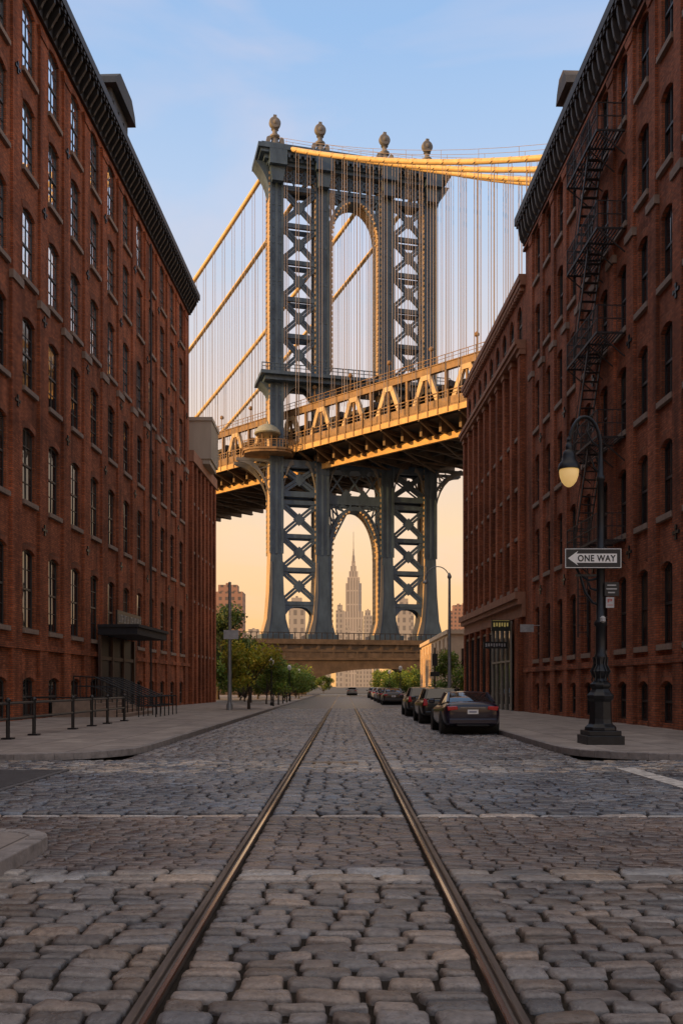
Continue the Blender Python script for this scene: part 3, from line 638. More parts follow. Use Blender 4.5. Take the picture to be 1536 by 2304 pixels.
# ------------------------------------------------------------------ bishop crook lamp post
LP=tag(empty('street_lamp',(6.34,22.0,.13)),'ornate black crook-neck lamp post with lit amber globe','street lamp')
b=MB()
b.box(-.46,.46,-.46,.46,0,.22); b.box(-.40,.40,-.40,.40,.22,.34)
o8=[(.40,.34),(.39,.42),(.30,.50),(.28,.62),(.27,1.05),(.32,1.12),(.34,1.2),(.27,1.28),(.22,1.36),(.26,1.42),(.26,1.48),(.18,1.55)]
b.lathe(o8,n=8); b.obj('lamp_base',IRON,LP,bevel=.012)
b=MB(); b.lathe([(.18,1.55),(.15,1.62),(.21,1.72),(.23,1.8),(.17,1.9),(.135,2.0),(.17,2.12),(.15,2.2),(.125,2.25),(.12,2.9),(.16,2.95),(.16,3.02),(.11,3.08),(.10,4.5),(.13,4.54),(.13,4.6),(.095,4.65),(.08,6.5),(.11,6.54),(.11,6.6),(.075,6.66),(.055,7.25)],n=14)
for i in range(10):
    a=i*math.pi/5; b.tube([(.22*math.cos(a),.22*math.sin(a),1.56),(.19*math.cos(a),.19*math.sin(a),1.68),(.245*math.cos(a),.245*math.sin(a),1.8),(.16*math.cos(a),.16*math.sin(a),1.96),(.18*math.cos(a),.18*math.sin(a),2.15)],.02,5)
b.obj('lamp_shaft',IRON,LP,smooth=True)
cx,cz,rx,rz=-.39,7.35,.39,.75
pts=[(0,0,6.6),(0,0,7.0)]+[(cx+rx*math.cos(math.radians(t)),0,cz+rz*math.sin(math.radians(t))) for t in range(0,166,15)]+[(-.78,0,7.42)]
b=MB(); b.tube(pts,.045,8)
b.tube([(-.05,0,7.35),(-.22,0,7.5),(-.35,0,7.75),(-.28,0,7.92),(-.16,0,7.85),(-.2,0,7.72)],.022,6)
b.tube([(-.02,0,6.7),(-.16,0,6.85),(-.22,0,7.05),(-.12,0,7.12),(-.08,0,7.0)],.022,6)
b.tube([(-.6,0,7.9),(-.55,0,7.7),(-.5,0,7.6)],.02,6)
b.obj('crook_arm',IRON,LP,smooth=True)
u_=.33
b=MB(); b.lathe([(.02,7.3),(.06,7.2),(.03,7.14),(.075,7.1),(.09,7.0),(.085,6.95),(.14,6.9),(.16,6.82),(.17,6.7),(.25,6.6),(.275,6.5),(.275,6.46),(.2,6.46)],c=(-.78,0,u_),n=20); b.obj('lamp_shade',IRON,LP,smooth=True)
b=MB(); b.lathe([(.235,6.462),(.24,6.42),(.225,6.3),(.18,6.17),(.11,6.08),(.05,6.04),(.005,6.03)],c=(-.78,0,u_),n=20); b.obj('lamp_globe',GLOBE,LP,smooth=True)
SG=tag(empty('one_way_sign',(6.10,21.80,4.70)),'black and white ONE WAY arrow sign on lamp post','street sign')
b=MB(); b.box(-.70,.70,-.012,.012,-.25,.25); b.obj('sign_plate',BLACKP,SG,bevel=.006)
b=MB()
b.box(-.685,.685,-.0145,-.0125,.222,.236); b.box(-.685,.685,-.0145,-.0125,-.236,-.222); b.box(-.685,-.671,-.0145,-.0125,-.222,.222); b.box(.671,.685,-.0145,-.0125,-.222,.222)
b.obj('sign_border',WHITE,SG)
b=MB(); b.prism([(-.62,0),(-.37,.18),(-.41,.112),(.58,.112),(.58,-.112),(-.41,-.112),(-.37,-.18)],-.0155,-.0128); b.obj('arrow',WHITE,SG)
tm=text_mesh('ONE WAY',.215,'lettering',BLACKP,.0015,xs=.93,bold=.03); put(tm,'lettering',SG,(.085,-.0175,0),(math.radians(90),0,0),(1,1,1))
b=MB(); b.box(.16,.3,.012,.1,-.06,.06); b.obj('clamp',GALV,SG)
b=MB()
b.tube([(-.07,0,4.1),(-.3,0,4.05),(-.52,0,4.2),(-.6,0,4.35)],.035,6); b.tube([(-.07,0,3.45),(-.2,0,3.5),(-.38,0,3.75),(-.5,0,4.15)],.035,6); b.tube([(-.07,0,3.8),(-.25,0,3.85),(-.3,0,4.0)],.03,6); b.box(-.62,-.1,-.03,.03,4.15,4.2)
b.obj('bracket',IRON,LP)
sg2=tag(empty('parking_sign',(6.55,21.86,3.95)),'small black street plate with pale lettering','street sign')
MB().box(-.15,.2,-.01,.01,-.17,.17).obj('sign_plate',BLACKP,sg2)
b=MB()
for r_,(a,c) in enumerate([(-.09,.13),(-.11,.15),(-.07,.1)]): b.box(a,c,-.0135,-.0105,.08-r_*.09,.11-r_*.09)
b.obj('lettering',LIGHTGREY,sg2)
sg3=tag(empty('parking_sign',(6.53,21.86,3.62)),'small pale parking plate with red lettering','street sign')
MB().box(-.10,.10,-.01,.01,-.13,.13).obj('sign_plate',LIGHTGREY,sg3)
b=MB(); b.box(-.06,-.03,-.0135,-.0105,.0,.09); b.box(-.03,.03,-.0135,-.0105,.07,.09); b.box(-.03,.03,-.0135,-.0105,.03,.05); b.box(.03,.05,-.0135,-.0105,.03,.09); b.box(-.07,.07,-.0135,-.0105,-.07,-.055); b.obj('lettering',REDP,sg3)
b=MB(); b.lathe([(.02,0),(.07,.03),(.07,.12),(.03,.16)],n=10); b.box(-.03,.03,-.02,.12,.1,.14); tag(b.obj('traffic_sensor',LIGHTGREY,None,(6.33,21.78,3.12)),'small pale sensor fixed to the lamp post','sensor')

# ------------------------------------------------------------------ cars
def wheel_mesh(r=.33,w=.22):
    X=Matrix.Rotation(math.radians(90),4,'Y')
    t=MB(); t.lathe([(r*.62,-w/2),(r*.93,-w/2),(r,-w/2+.03),(r,w/2-.03),(r*.93,w/2),(r*.62,w/2)],n=24,xf=X)
    rm=MB(); rm.lathe([(r*.63,-w*.42),(r*.63,w*.42)],n=20,xf=X)
    for i in range(7):
        a=i*2*math.pi/7
        for sx_ in (-1,1): rm.beam((sx_*w*.44,0,0),(sx_*w*.44,math.cos(a)*r*.58,math.sin(a)*r*.58),.05,.04)
    return t.mesh('tyre',RUBBER,smooth=True),rm.mesh('rim',CHROME)
TY,RI=wheel_mesh()
def make_car(paint,loc,kind,label,Lc=4.65,Wc=1.86,Hc=1.40):
    car=tag(empty('parked_car',loc),label,'car',group='cars parked along the kerb')
    hw=Wc/2
    sedan=kind=='sedan'
    if sedan: stn=[(0.0,.42,.86,.80),(.05,.30,1.0,.90),(.25,.24,1.04,.975),(.9,.22,1.03,1),(1.8,.2,.96,1),(3.2,.2,.95,1),(3.9,.22,.88,.985),(4.35,.26,.78,.93),(Lc-.06,.3,.68,.84),(Lc,.38,.58,.74)]
    else: stn=[(0.0,.45,.92,.84),(.05,.34,1.02,.93),(.25,.28,1.04,.98),(.9,.26,1.04,1),(1.8,.25,1.02,1),(3.2,.25,1.0,1),(3.9,.26,.97,.985),(4.3,.28,.9,.94),(Lc-.06,.32,.8,.87),(Lc,.4,.66,.78)]
    b=MB(); n=0; vs=[]
    for y,zl,zt,wf in stn:
        w=hw*wf; sec=[(0,zl),(w*.82,zl),(w*.97,zl+.1),(w,zl+(zt-zl)*.45),(w*.975,zl+(zt-zl)*.78),(w*.86,zt-.02),(w*.5,zt+.015),(0,zt+.025)]
        pr=[(x,z) for x,z in sec]+[(-x,z) for x,z in sec[-2:0:-1]]
        n=len(pr); vs+=[(x,y,z) for x,z in pr]
    fs=[(j*n+i,j*n+(i+1)%n,(j+1)*n+(i+1)%n,(j+1)*n+i) for j in range(len(stn)-1) for i in range(n)]
    fs+= [tuple(range(n-1,-1,-1)),tuple((len(stn)-1)*n+i for i in range(n))]
    b.add(vs,fs); bo=b.obj('body',paint,car,smooth=True); m=bo.modifiers.new('s','SUBSURF'); m.levels=1; m.render_levels=2
    if sedan: g=[(.45,1.03,.74,1.035),(1.15,1.02,.86,Hc-.04),(1.9,.97,.89,Hc),(2.6,.97,.88,Hc-.03),(3.45,.93,.8,.96)]
    else: g=[(.08,1.03,.86,1.05),(.42,1.03,.88,Hc-.05),(1.5,1.0,.9,Hc),(2.6,1.0,.89,Hc-.03),(3.5,.98,.82,1.0)]
    vs=[]
    for y,zb,wb,zr in g:
        w=hw*wb; wt=w*.78; zr=max(zr,zb+.012)
        vs+=[(-w,y,zb-.04),(-w*.985,y,zb+.0),(-wt-(w-wt)*max(0,1-(zr-zb)/.3),y,zr-.03),(-wt*.86,y,zr),(0,y,zr+.02),(wt*.86,y,zr),(wt+(w-wt)*max(0,1-(zr-zb)/.3),y,zr-.03),(w*.985,y,zb+0),(w,y,zb-.04)]
    q=MB(); q.v=vs
    for j in range(len(g)-1):
        for i in range(8):
            q.f.append((j*9+i,j*9+i+1,(j+1)*9+i+1,(j+1)*9+i)); 
            q.m.append(1 if (i in(3,4) and 0<j<len(g)-2) or (not sedan and i in (3,4) and 0<j<3) or (i in (2,5) and 0<j<len(g)-2) or i in (0,7) else 0)
    q.obj('windows',[CARG,paint],car,smooth=True)
    for sx_ in(-1,1):
        pl=MB()
        for y0,z0,y1,z1 in ([(1.95,.97,1.93,Hc-.03)] if sedan else [(1.5,1,1.5,Hc-.03),(.62,1.03,.66,Hc-.05)]): pl.beam((sx_*hw*.9,y0,z0),(sx_*hw*.71,y1,z1),.03,.08)
        pl.beam((sx_*hw*.80,g[0][0]+.02,g[0][1]),(sx_*hw*.72*.93,g[1][0],g[1][3]),.07,.05)
        pl.obj('pillar',paint,car)
    for y in (.95,Lc-.95):
        for sx_ in(-1,1):
            w=put(TY,'wheel',car,(sx_*(hw-.13),y,.33)); put(RI,'rim',w)
        ar=MB(); X=Matrix.Rotation(math.radians(90),4,'Y')
        ar.lathe([(.39,-hw-.003),(.39,hw+.003)],c=(0,y,.345),n=24,xf=X); ar.obj('wheel_arch',RUBBER,car)
    for sx_ in (-1,1):
        t=MB()
        if sedan: t.prism([(sx_*hw*.50,.80),(sx_*hw*.84,.76),(sx_*hw*.87,.90),(sx_*hw*.52,.91)],-.012,.1)
        else: t.prism([(sx_*hw*.70,.76),(sx_*hw*.9,.74),(sx_*hw*.88,1.04),(sx_*hw*.74,1.02)],-.012,.12)
        t.obj('tail_light',TAILR,car,bevel=.02)
        h=MB(); h.box(min(sx_*hw*.5,sx_*hw*.78),max(sx_*hw*.5,sx_*hw*.78),Lc-.12,Lc+.0,.56,.68); h.obj('headlight',CHROME,car,bevel=.02)
        mi=MB(); mi.box(min(sx_*hw*.96,sx_*(hw+.17)),max(sx_*hw*.96,sx_*(hw+.17)),3.0,3.14,.95,1.1); mi.obj('mirror',paint,car,bevel=.03)
    p=MB(); p.box(-.17,.17,-.02,-.0,.66,.80); p.mi=1; p.box(-.12,.12,-.024,-.0201,.70,.76); p.obj('number_plate',[WHITE,mat('plate_digits',(.3,.3,.36),.5)],car)
    bm=MB(); bm.box(-hw*.82,hw*.82,-.06,.1,.34,.52); bm.mi=1; bm.box(-hw*.55,hw*.55,-.068,-.0,.27,.335); bm.obj('bumper',[paint,RUBBER],car,bevel=.03)
    tr=MB(); tr.box(-hw*.42,hw*.42,-.015,.03,.85,.865); tr.obj('boot_trim',CHROME,car)
    return car
P1=carpaint('car_paint_midnight_blue',(.005,.004,.020)); P2=carpaint('car_paint_black',(.004,.004,.005)); P3=carpaint('car_paint_charcoal',(.010,.010,.012)); P4=carpaint('car_paint_silver',(.3,.31,.33))
make_car(P1,(4.05,28.0,.025),'sedan','dark blue saloon car parked at the kerb',Hc=1.36)
make_car(P2,(4.05,36.2,.025),'suv','black estate car parked behind the saloon',Hc=1.47)
make_car(P3,(4.1,45.2,.025),'suv','charcoal estate car parked at the kerb',Hc=1.5)
c4_=make_car(P4,(4.1,92,.02),'sedan','silver car parked far down the street',Hc=1.4)
c5_=make_car(P3,(4.1,74,.02),'sedan','charcoal car parked far down the street',Hc=1.4)
tag(copy_tree(c4_,(4.1,104,.02)),'silver car parked far down the street','car'); tag(copy_tree(c5_,(4.1,83,.02)),'charcoal car parked far down the street','car')
tag(copy_tree(c5_,(4.1,118,.02)),'charcoal car parked far down the street','car')
tag(copy_tree(c4_,(1.4,158,.02)),'silver car driving under the bridge','car')

# ------------------------------------------------------------------ trees
def tree_parts(seed,H,R,tones,base=.38,nl=2600,leaf=.16):
    r=random.Random(seed); t=MB(); th=H*base
    pts=[(r.gauss(0,.03)*i,r.gauss(0,.03)*i,th*i/3) for i in range(4)]; t.tube(pts+[(0,0,H*.7)],[.12*H/5,.09*H/5,.08*H/5,.07*H/5,.02],8)
    cl=[]
    for i in range(16):
        a=r.uniform(0,6.283); e=r.uniform(-.85,1); rr=r.uniform(.35,1.05)*R
        c=Vector((math.cos(a)*rr*math.sqrt(max(.05,1-e*e*.8)),math.sin(a)*rr*math.sqrt(max(.05,1-e*e*.8)),H*(base+1)/2+e*H*(1-base)*.45)); cl.append((c,r.uniform(.28,.5)*R,r.uniform(.6,1.35)))
        t.tube([(0,0,th*r.uniform(.8,1.2)),tuple(c*.5+Vector((0,0,th*.5))),tuple(c)],[.05*H/5,.03*H/5,.01],5)
    tm=t.mesh('trunk',BARK,smooth=True)
    vs=[];fs=[];cs=[]
    for i in range(nl):
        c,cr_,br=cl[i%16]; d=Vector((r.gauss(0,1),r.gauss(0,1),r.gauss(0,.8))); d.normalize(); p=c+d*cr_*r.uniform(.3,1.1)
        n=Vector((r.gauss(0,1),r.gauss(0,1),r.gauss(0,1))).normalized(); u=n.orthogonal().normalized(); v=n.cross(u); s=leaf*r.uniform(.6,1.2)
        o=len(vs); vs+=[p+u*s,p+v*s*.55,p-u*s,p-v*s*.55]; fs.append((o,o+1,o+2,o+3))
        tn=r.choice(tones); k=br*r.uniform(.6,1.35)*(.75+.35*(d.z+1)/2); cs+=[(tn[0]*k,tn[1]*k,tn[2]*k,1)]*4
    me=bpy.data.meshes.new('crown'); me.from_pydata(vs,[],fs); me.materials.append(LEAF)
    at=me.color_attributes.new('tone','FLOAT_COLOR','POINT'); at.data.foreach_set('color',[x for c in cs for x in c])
    return tm,me
G1=[(.15,.24,.035),(.11,.19,.03),(.24,.27,.04)]; G2=[(.06,.10,.02),(.09,.13,.03)]; G3=[(.42,.38,.04),(.26,.31,.035),(.48,.37,.04)]
T=[tree_parts(1,4.6,1.7,G3,nl=4200,leaf=.12,base=.30),tree_parts(2,4.6,2.1,G1,nl=4200,leaf=.14,base=.22),tree_parts(3,10,3.4,G2,.2,5500,.24),tree_parts(4,3.4,2.1,G1,.10,3400,.15)]
def tree(k,loc,sc=1,label='small green street tree by the kerb'):
    e=tag(empty('street_tree' if k!=3 else 'shrub_tree',loc,random.uniform(0,6)),label,'tree',group='trees along the street'); e.scale=(sc,sc,sc*random.uniform(.9,1.1))
    put(T[k][0],'trunk',e); put(T[k][1],'crown',e)
tree(0,(-6.0,56,.13),1.0,'young golden-green street tree with slim trunk')
for x,y,k,s in [(-6.3,72,1,.8),(-8.2,78,0,1.0),(-5.9,88,3,1.0),(-7.6,93,1,1),(-5.8,106,3,1.0),(-6.6,122,3,1.1),(-9.4,84,3,1.2),(-9.8,101,1,1.1),(-8.5,112,3,1.3),(-8,128,3,1.2),(-6.6,138,3,1.1),(-10.5,90,3,1.2)]: tree(k,(x,y,.13),s)
for x,y,s in [(-13.6,96,.95),(-17,104,.95),(-13.5,114,.72),(-18,122,.9),(-24,112,1.0)]: tree(2,(x,y,0),s,'large dark green tree beyond the warehouse')
for x,y,s in [(7.5,122,.9),(9.6,128,1.0),(12,132,1.1),(8,140,1.0),(13.6,128,1.1),(-9,143,1.3),(15.5,136,1.4),(-9,195,1.5),(-5,215,1.3),(9,205,1.4),(14,215,1.5),(20,210,1.5)]: tree(3,(x,y,0),s,'low leafy tree near the bridge pier')
tree(1,(9.6,76,.13),.95)

# ------------------------------------------------------------------ poles
b=empty('street_pole',(-6.95,54,.13)); tag(b,'tall plain grey steel pole on the pavement','pole')
m_=MB(); m_.tube([(0,0,0),(0,0,7.7)],[.13,.09],12); m_.lathe([(.2,0),(.2,.3),(.14,.45)],n=12); m_.lathe([(.09,7.7),(.1,7.75),(.02,7.8)],n=12); m_.obj('shaft',GALV,b,smooth=True)
m_=MB(); m_.box(-.35,.55,-.16,-.13,4.3,4.85); m_.obj('sign_back',LIGHTGREY,b)
b=empty('street_lamp',(6.15,52,.13)); tag(b,'slim grey street lamp with curved arm','street lamp')
m_=MB(); m_.tube([(0,0,0),(0,0,7.9)],[.12,.07],10); m_.lathe([(.2,0),(.2,.4),(.13,.5)],n=10); m_.lathe([(.1,7.75),(.13,7.85),(.1,7.95),(.02,8.1)],n=10); m_.obj('shaft',GALV,b,smooth=True)
m_=MB(); m_.tube([(0,0,7.6)]+[(-.7+.7*math.cos(math.radians(t)),0,7.7+.75*math.sin(math.radians(t))) for t in range(15,186,15)],.03,6); m_.obj('arm',GALV,b,smooth=True)
m_=MB(); m_.lathe([(.04,.12),(.12,.05),(.16,-.05),(.1,-.1),(.01,-.12)],c=(-1.4,0,7.55),n=12); m_.obj('lamp_head',GALV,b,smooth=True)
sp_=MB(); sp_.tube([(0,0,0),(0,0,3.0)],.045,8); sp_.lathe([(.1,0),(.1,.2),(.05,.3)],n=8); spm=sp_.mesh('shaft',IRON,smooth=True)
gp=MB(); gp.lathe([(.05,3.0),(.16,3.1),(.2,3.28),(.15,3.45),(.04,3.52)],n=12); gpm=gp.mesh('lamp_globe',mat('white_globe',(.7,.68,.62),.3),smooth=True)
for x,y in ((-5.4,66),(-5.3,86),(-5.3,104),(5.7,90),(5.7,112)):
    b=tag(empty('park_lamp',(x,y,.13)),'short black lamp post with pale globe','street lamp',group='park lamps'); put(spm,'shaft',b); put(gpm,'lamp_globe',b)
b=tag(empty('traffic_signal',(6.0,59,.13)),'dark pedestrian signal on slim post','traffic signal')
m_=MB(); m_.tube([(0,0,0),(0,0,4.0)],.05,8); m_.obj('shaft',IRON,b)
m_=MB(); m_.box(-.16,.16,-.2,.1,2.8,3.6); m_.box(-.3,.3,-.05,.0,2.1,2.4); m_.obj('signal_head',BLACKP,b,bevel=.02)
bl=MB(); bl.lathe([(.06,0),(.05,.8),(.07,.85),(.02,.95)],n=8); blm=bl.mesh('bollard',IRON,smooth=True)
for i in range(5): tag(put(blm,'bollard',None,(-5.1,64+i*5,.14)),'thin black iron bollard on the kerb','bollard',group='bollards on the kerb')

# ------------------------------------------------------------------ cream building
cbd=tag(empty('cream_building',(10,85,0)),'low cream rendered building with pilasters','building')
m_=MB(); m_.box(0,12,0,30,0,6.6); m_.box(-.25,12.2,-.25,30.2,6.6,7.0)
for i in range(9): m_.box(-.2,-.001,.2+i*3.6,.8+i*3.6,0,6.3)
m_.obj('wall',CREAM,cbd)
for i in range(8): MB().box(-.05,-.001,1.5+i*3.6,3.1+i*3.6,2.0,5.4).obj('window',GLASSR,cbd)
for i in range(3): MB().box(1.2+i*3.4,2.8+i*3.4,-.05,-.001,2.0,5.2).obj('window',GLASSR,cbd)

# ------------------------------------------------------------------ bridge
BG=tag(empty('suspension_bridge',(-12.87,165,0)),'steel suspension bridge with arched blue-grey tower and golden cables','bridge')
TW=empty('tower',(0,0,0),math.radians(14.04),BG)
SP=[0,8.6,21.2,29.8]; HL=1.1; DP=2.0
for i,s in enumerate(SP):
    m_=MB()
    m_.prism([(s-HL,26),(s-HL-.25,19),(s-1.75,14),(s-2.5,11.2),(s+2.5,11.2),(s+1.75,14),(s+HL+.25,19),(s+HL,26),(s+HL,97),(s-HL,97)],-DP,DP)
    for a in (-1,1):
        m_.box(s+a*HL-.18,s+a*HL+.18,-DP-.2,-DP-.001,26,96.8); m_.box(s+a*HL-.18,s+a*HL+.18,DP+.001,DP+.2,26,96.8)
    m_.box(s-.22,s+.22,-DP-.12,-DP-.001,26,96.8)
    for z in range(27,96,7): m_.box(s-.91,s+.91,-DP-.06,-DP-.001,z,z+.35)
    for k in range(46):
        z=27.3+k*1.5
        for a in (-.62,.62): m_.box(s+a-.09,s+a+.09,-DP-.09,-DP-.061,z,z+.18)
    m_.box(s-2.9,s+2.9,-3.1,3.1,10.2,11.2)
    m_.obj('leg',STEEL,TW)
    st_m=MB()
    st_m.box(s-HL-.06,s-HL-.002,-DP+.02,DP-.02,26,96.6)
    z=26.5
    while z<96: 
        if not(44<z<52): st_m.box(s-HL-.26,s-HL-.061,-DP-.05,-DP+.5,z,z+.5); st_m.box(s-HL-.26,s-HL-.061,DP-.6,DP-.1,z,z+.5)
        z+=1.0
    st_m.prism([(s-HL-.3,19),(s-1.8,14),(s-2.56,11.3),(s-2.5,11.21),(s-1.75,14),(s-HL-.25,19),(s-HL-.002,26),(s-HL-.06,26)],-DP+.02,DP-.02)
    st_m.obj('sunlit_side_plate',STEELS,TW)  # added plate, low sun painted onto the left face of the leg
    # paler edge strip on the lower front face, painted as lit by the sun
    ew=MB(); ew.prism([(s-HL-.1,24.5),(s-HL-.22,19),(s-1.70,14),(s-2.45,11.25),(s-1.5,11.25),(s-1.1,14),(s-HL+.35,19),(s-HL+.25,24.5)],-DP-.05,-DP-.001); ew.obj('sunlit_edge',STEELG,TW)
def xpanel(m_,xa,xb,za,zb,y,full=True):
    dx,dz=xb-xa,zb-za; L=math.hypot(dx,dz); o_=.28; nx,nz=-dz/L*o_,dx/L*o_
    if full:
        for s1 in(-1,1):
            m_.beam((xa+nx*s1,y,za+nz*s1),(xb+nx*s1,y,zb+nz*s1),.46,.4,up=(0,1,0))
            m_.beam((xa-nx*s1,y+.02,zb+nz*s1),(xb-nx*s1,y+.02,za+nz*s1),.46,.4,up=(0,1,0))
        cx_,cz_=(xa+xb)/2,(za+zb)/2; m_.prism([(cx_-1.1,cz_),(cx_,cz_+1.2),(cx_+1.1,cz_),(cx_,cz_-1.2)],y-.24,y+.24)
    else:
        m_.beam((xa,y,za),(xb,y,zb),.3,.2,up=(0,1,0)); m_.beam((xa,y+.02,zb),(xb,y+.02,za),.3,.2,up=(0,1,0))
    for (px_,pz_,sx_,sz_) in ((xa,za,1,1),(xb,za,-1,1),(xa,zb,1,-1),(xb,zb,-1,-1)): m_.prism([(px_,pz_),(px_+sx_*1.0,pz_),(px_,pz_+sz_*1.2)],y-.21,y+.21)
for (a,b_) in ((SP[0],SP[1]),(SP[2],SP[3])):
    xa,xb=a+HL,b_-HL
    for y in (-1.55,.9):
        m_=MB(); fr=y<0; hh=.3 if fr else .2
        for k in range(5):
            z0=59.5+k*6.8
            if fr: xpanel(m_,xa,xb,z0+.35,z0+6.8-.35,y,fr)
            m_.box(xa,xb,y-hh,y+hh,z0+6.8-.4,z0+6.8+.4)
        for k in range(3):
            z0=17+k*6.2
            if fr: xpanel(m_,xa,xb,z0+.35,z0+5.85,y,fr)
            m_.box(xa,xb,y-hh,y+hh,z0+5.8,z0+6.55)
        if not fr:
            for X in (xa+.15,xb-.15): m_.box(X-.15,X+.15,y-.19,y+.19,17.3,93.4)
        m_.box(xa,xb,y-hh-.01,y+hh+.01,16.6,17.3)
        n=12; xa2,xb2=xa+.1,xb-.1; top=[(xa2+(xb2-xa2)*i/n,16.6) for i in range(n+1)]; bot=[(xa2+(xb2-xa2)*i/n,16.3-2.6*abs(2*i/n-1)**3) for i in range(n+1)]; m_.band(top,bot,y-.2,y+.2)
        bot=[(xa+(xb-xa)*i/n,57-3.6*abs(2*i/n-1)**2.4) for i in range(n+1)]; top=[(x,57.4) for x,z in bot]; m_.band(top,bot,y-.3,y+.3)
        m_.box(xa,xb,y-.4,y+.4,36.6,37.6); m_.box(xa,xb,y-.4,y+.4,42.0,43.4)
        xpanel(m_,xa,xb,37.6,42.0,y,fr)
        m_.obj('cross_bracing',STEEL,TW)
def ell(cx,a,b_,zs,n=24,t0=0,t1=180): return [(cx+a*math.cos(math.radians(t0+(t1-t0)*i/n)),zs+b_*math.sin(math.radians(t0+(t1-t0)*i/n))) for i in range(n+1)]
cxm=14.9; xo=21.2-HL-cxm; T_=.7
def archpart(zs,b_,ztop,zfoot,name):
    m_=MB(); ai=xo-T_
    inn=ell(cxm,ai,b_,zs); out=ell(cxm,ai+T_,b_+.75,zs)
    m_.band(out,inn,-DP+.05,DP-.05)
    for sg in(-1,1):
        m_.box(min(cxm+sg*ai,cxm+sg*xo),max(cxm+sg*ai,cxm+sg*xo),-DP+.06,DP-.06,zfoot,zs)
        for y in(-1.7,):
            for k in range(5):
                t=25+k*13; p=(cxm+sg*(ai+.55)*math.cos(math.radians(t)),zs+(b_+.7)*math.sin(math.radians(t)))
                m_.beam((p[0],y,p[1]),(cxm+sg*xo,y,min(ztop,p[1]+2.6)),.25,.3,up=(0,1,0)); m_.beam((p[0],y,p[1]),(p[0]*.6+(cxm+sg*xo)*.4 ,y,ztop),.25,.3,up=(0,1,0))
            m_.beam((cxm+sg*xo,y,zs+1),(cxm+sg*.8,y,ztop),.3,.4,up=(0,1,0))
    m_.box(cxm-xo,cxm+xo,-DP+.07,DP-.07,ztop,ztop+.7)
    m_.obj(name,STEEL,TW)
    r=MB()
    for i in range(0,25):
        x,z=inn[i]; 
        if z>zs+b_*.985: continue
        for yy in (-1.85,-.6,1.1): r.lathe([(.05,-.25),(.24,-.13),(.24,.13),(.05,.25)],c=(cxm+(x-cxm)*.98,yy,z-.05),n=6)
    z=zfoot+.5
    r.box(cxm+ai-.06,cxm+ai-.002,-DP+.1,DP-.1,zfoot,zs); r.box(cxm-ai+.002,cxm-ai+.06,-DP+.1,DP-.1,zfoot,zs)
    inn2=[(cxm+(x-cxm)*.985,z_-.04) for x,z_ in inn if x>cxm+1]; inn3=[p for p in inn if p[0]>cxm+1]
    r.band(inn3,inn2,-DP+.1,DP-.1)
    while z<zs:
        for y in(-1.8,1.1): r.box(cxm+ai-.22,cxm+ai-.06,y-.25,y+.25,z,z+.5); r.box(cxm-ai+.06,cxm-ai+.22,y-.25,y+.25,z,z+.5)
        z+=1.0
    r.obj('arch_beading',STEELS,TW)  # beading and inner lining carry the gold sunlight in their colour
archpart(85.5,7.0,93.5,60.5,'upper_arch'); archpart(26.0,8.6,35.6,12,'lower_arch')
m_=MB(); m_.box(9.75,20.05,-1.9,1.9,36.3,37.3); m_.box(9.75,20.05,-1.9,1.9,42,45)
for k in range(3): xpanel(m_,9.75+k*3.43,9.75+(k+1)*3.43,37.3,42,-1.6,False)
m_.obj('lower_strut',STEEL,TW)
m_=MB()
for (a,b_) in ((HL,8.6-HL),(8.6+HL,21.2-HL),(21.2+HL,29.8-HL)):
    n=max(2,round((b_-a)/2.0)); w=(b_-a)/n
    if n<5: m_.box(a,b_,-1.9,1.7,93.5,93.95)
    for y in(-1.85,):
        for k in range(n):
            x=a+k*w
            m_.beam((x,y,94.2),(x+w,y,97),.2,.25,up=(0,1,0)); m_.beam((x,y+.02,97),(x+w,y+.02,94.2),.2,.25,up=(0,1,0)); m_.box(x-.15,x+.15,y-.2,y+.2,94,97)
            cx_=x+w/2; m_.band([(cx_+.85*math.cos(t),95.6+.85*math.sin(t)) for t in np.linspace(0,2*math.pi,13)],[(cx_+.55*math.cos(t),95.6+.55*math.sin(t)) for t in np.linspace(0,2*math.pi,13)],y-.15,y+.2)
m_.obj('frieze',STEEL,TW)
m_=MB()
for i,(z0,z1,pr) in enumerate(((97,97.7,.5),(97.7,98.5,1.1),(98.5,99.1,1.9),(99.1,99.9,2.4),(99.9,100.4,1.7))):
    m_.box(-1.3-pr,31.1+pr,-2.3-pr*.8,2.3+pr*.8,z0,z1)
for k in range(34): m_.box(-1.2+k,-.8+k,-4.0,-3.0,97.9,98.5)
for s in SP:
    m_.box(s-1.6,s+1.6,-4.2,-2.42,96.4,99.6); m_.prism([(s-1.0,93.8),(s+1.0,93.8),(s+1.4,96.4),(s-1.4,96.4)],-3.4,-2.42)
for sg,x in((-1,-HL),(1,29.8+HL)):
    m_.band([(x+sg*(2.8*(i/8)**2.2),91+.85*i) for i in range(9)],[(x,91+.85*i) for i in range(9)],-1.85,1.85)
m_.obj('entablature',STEEL,TW)
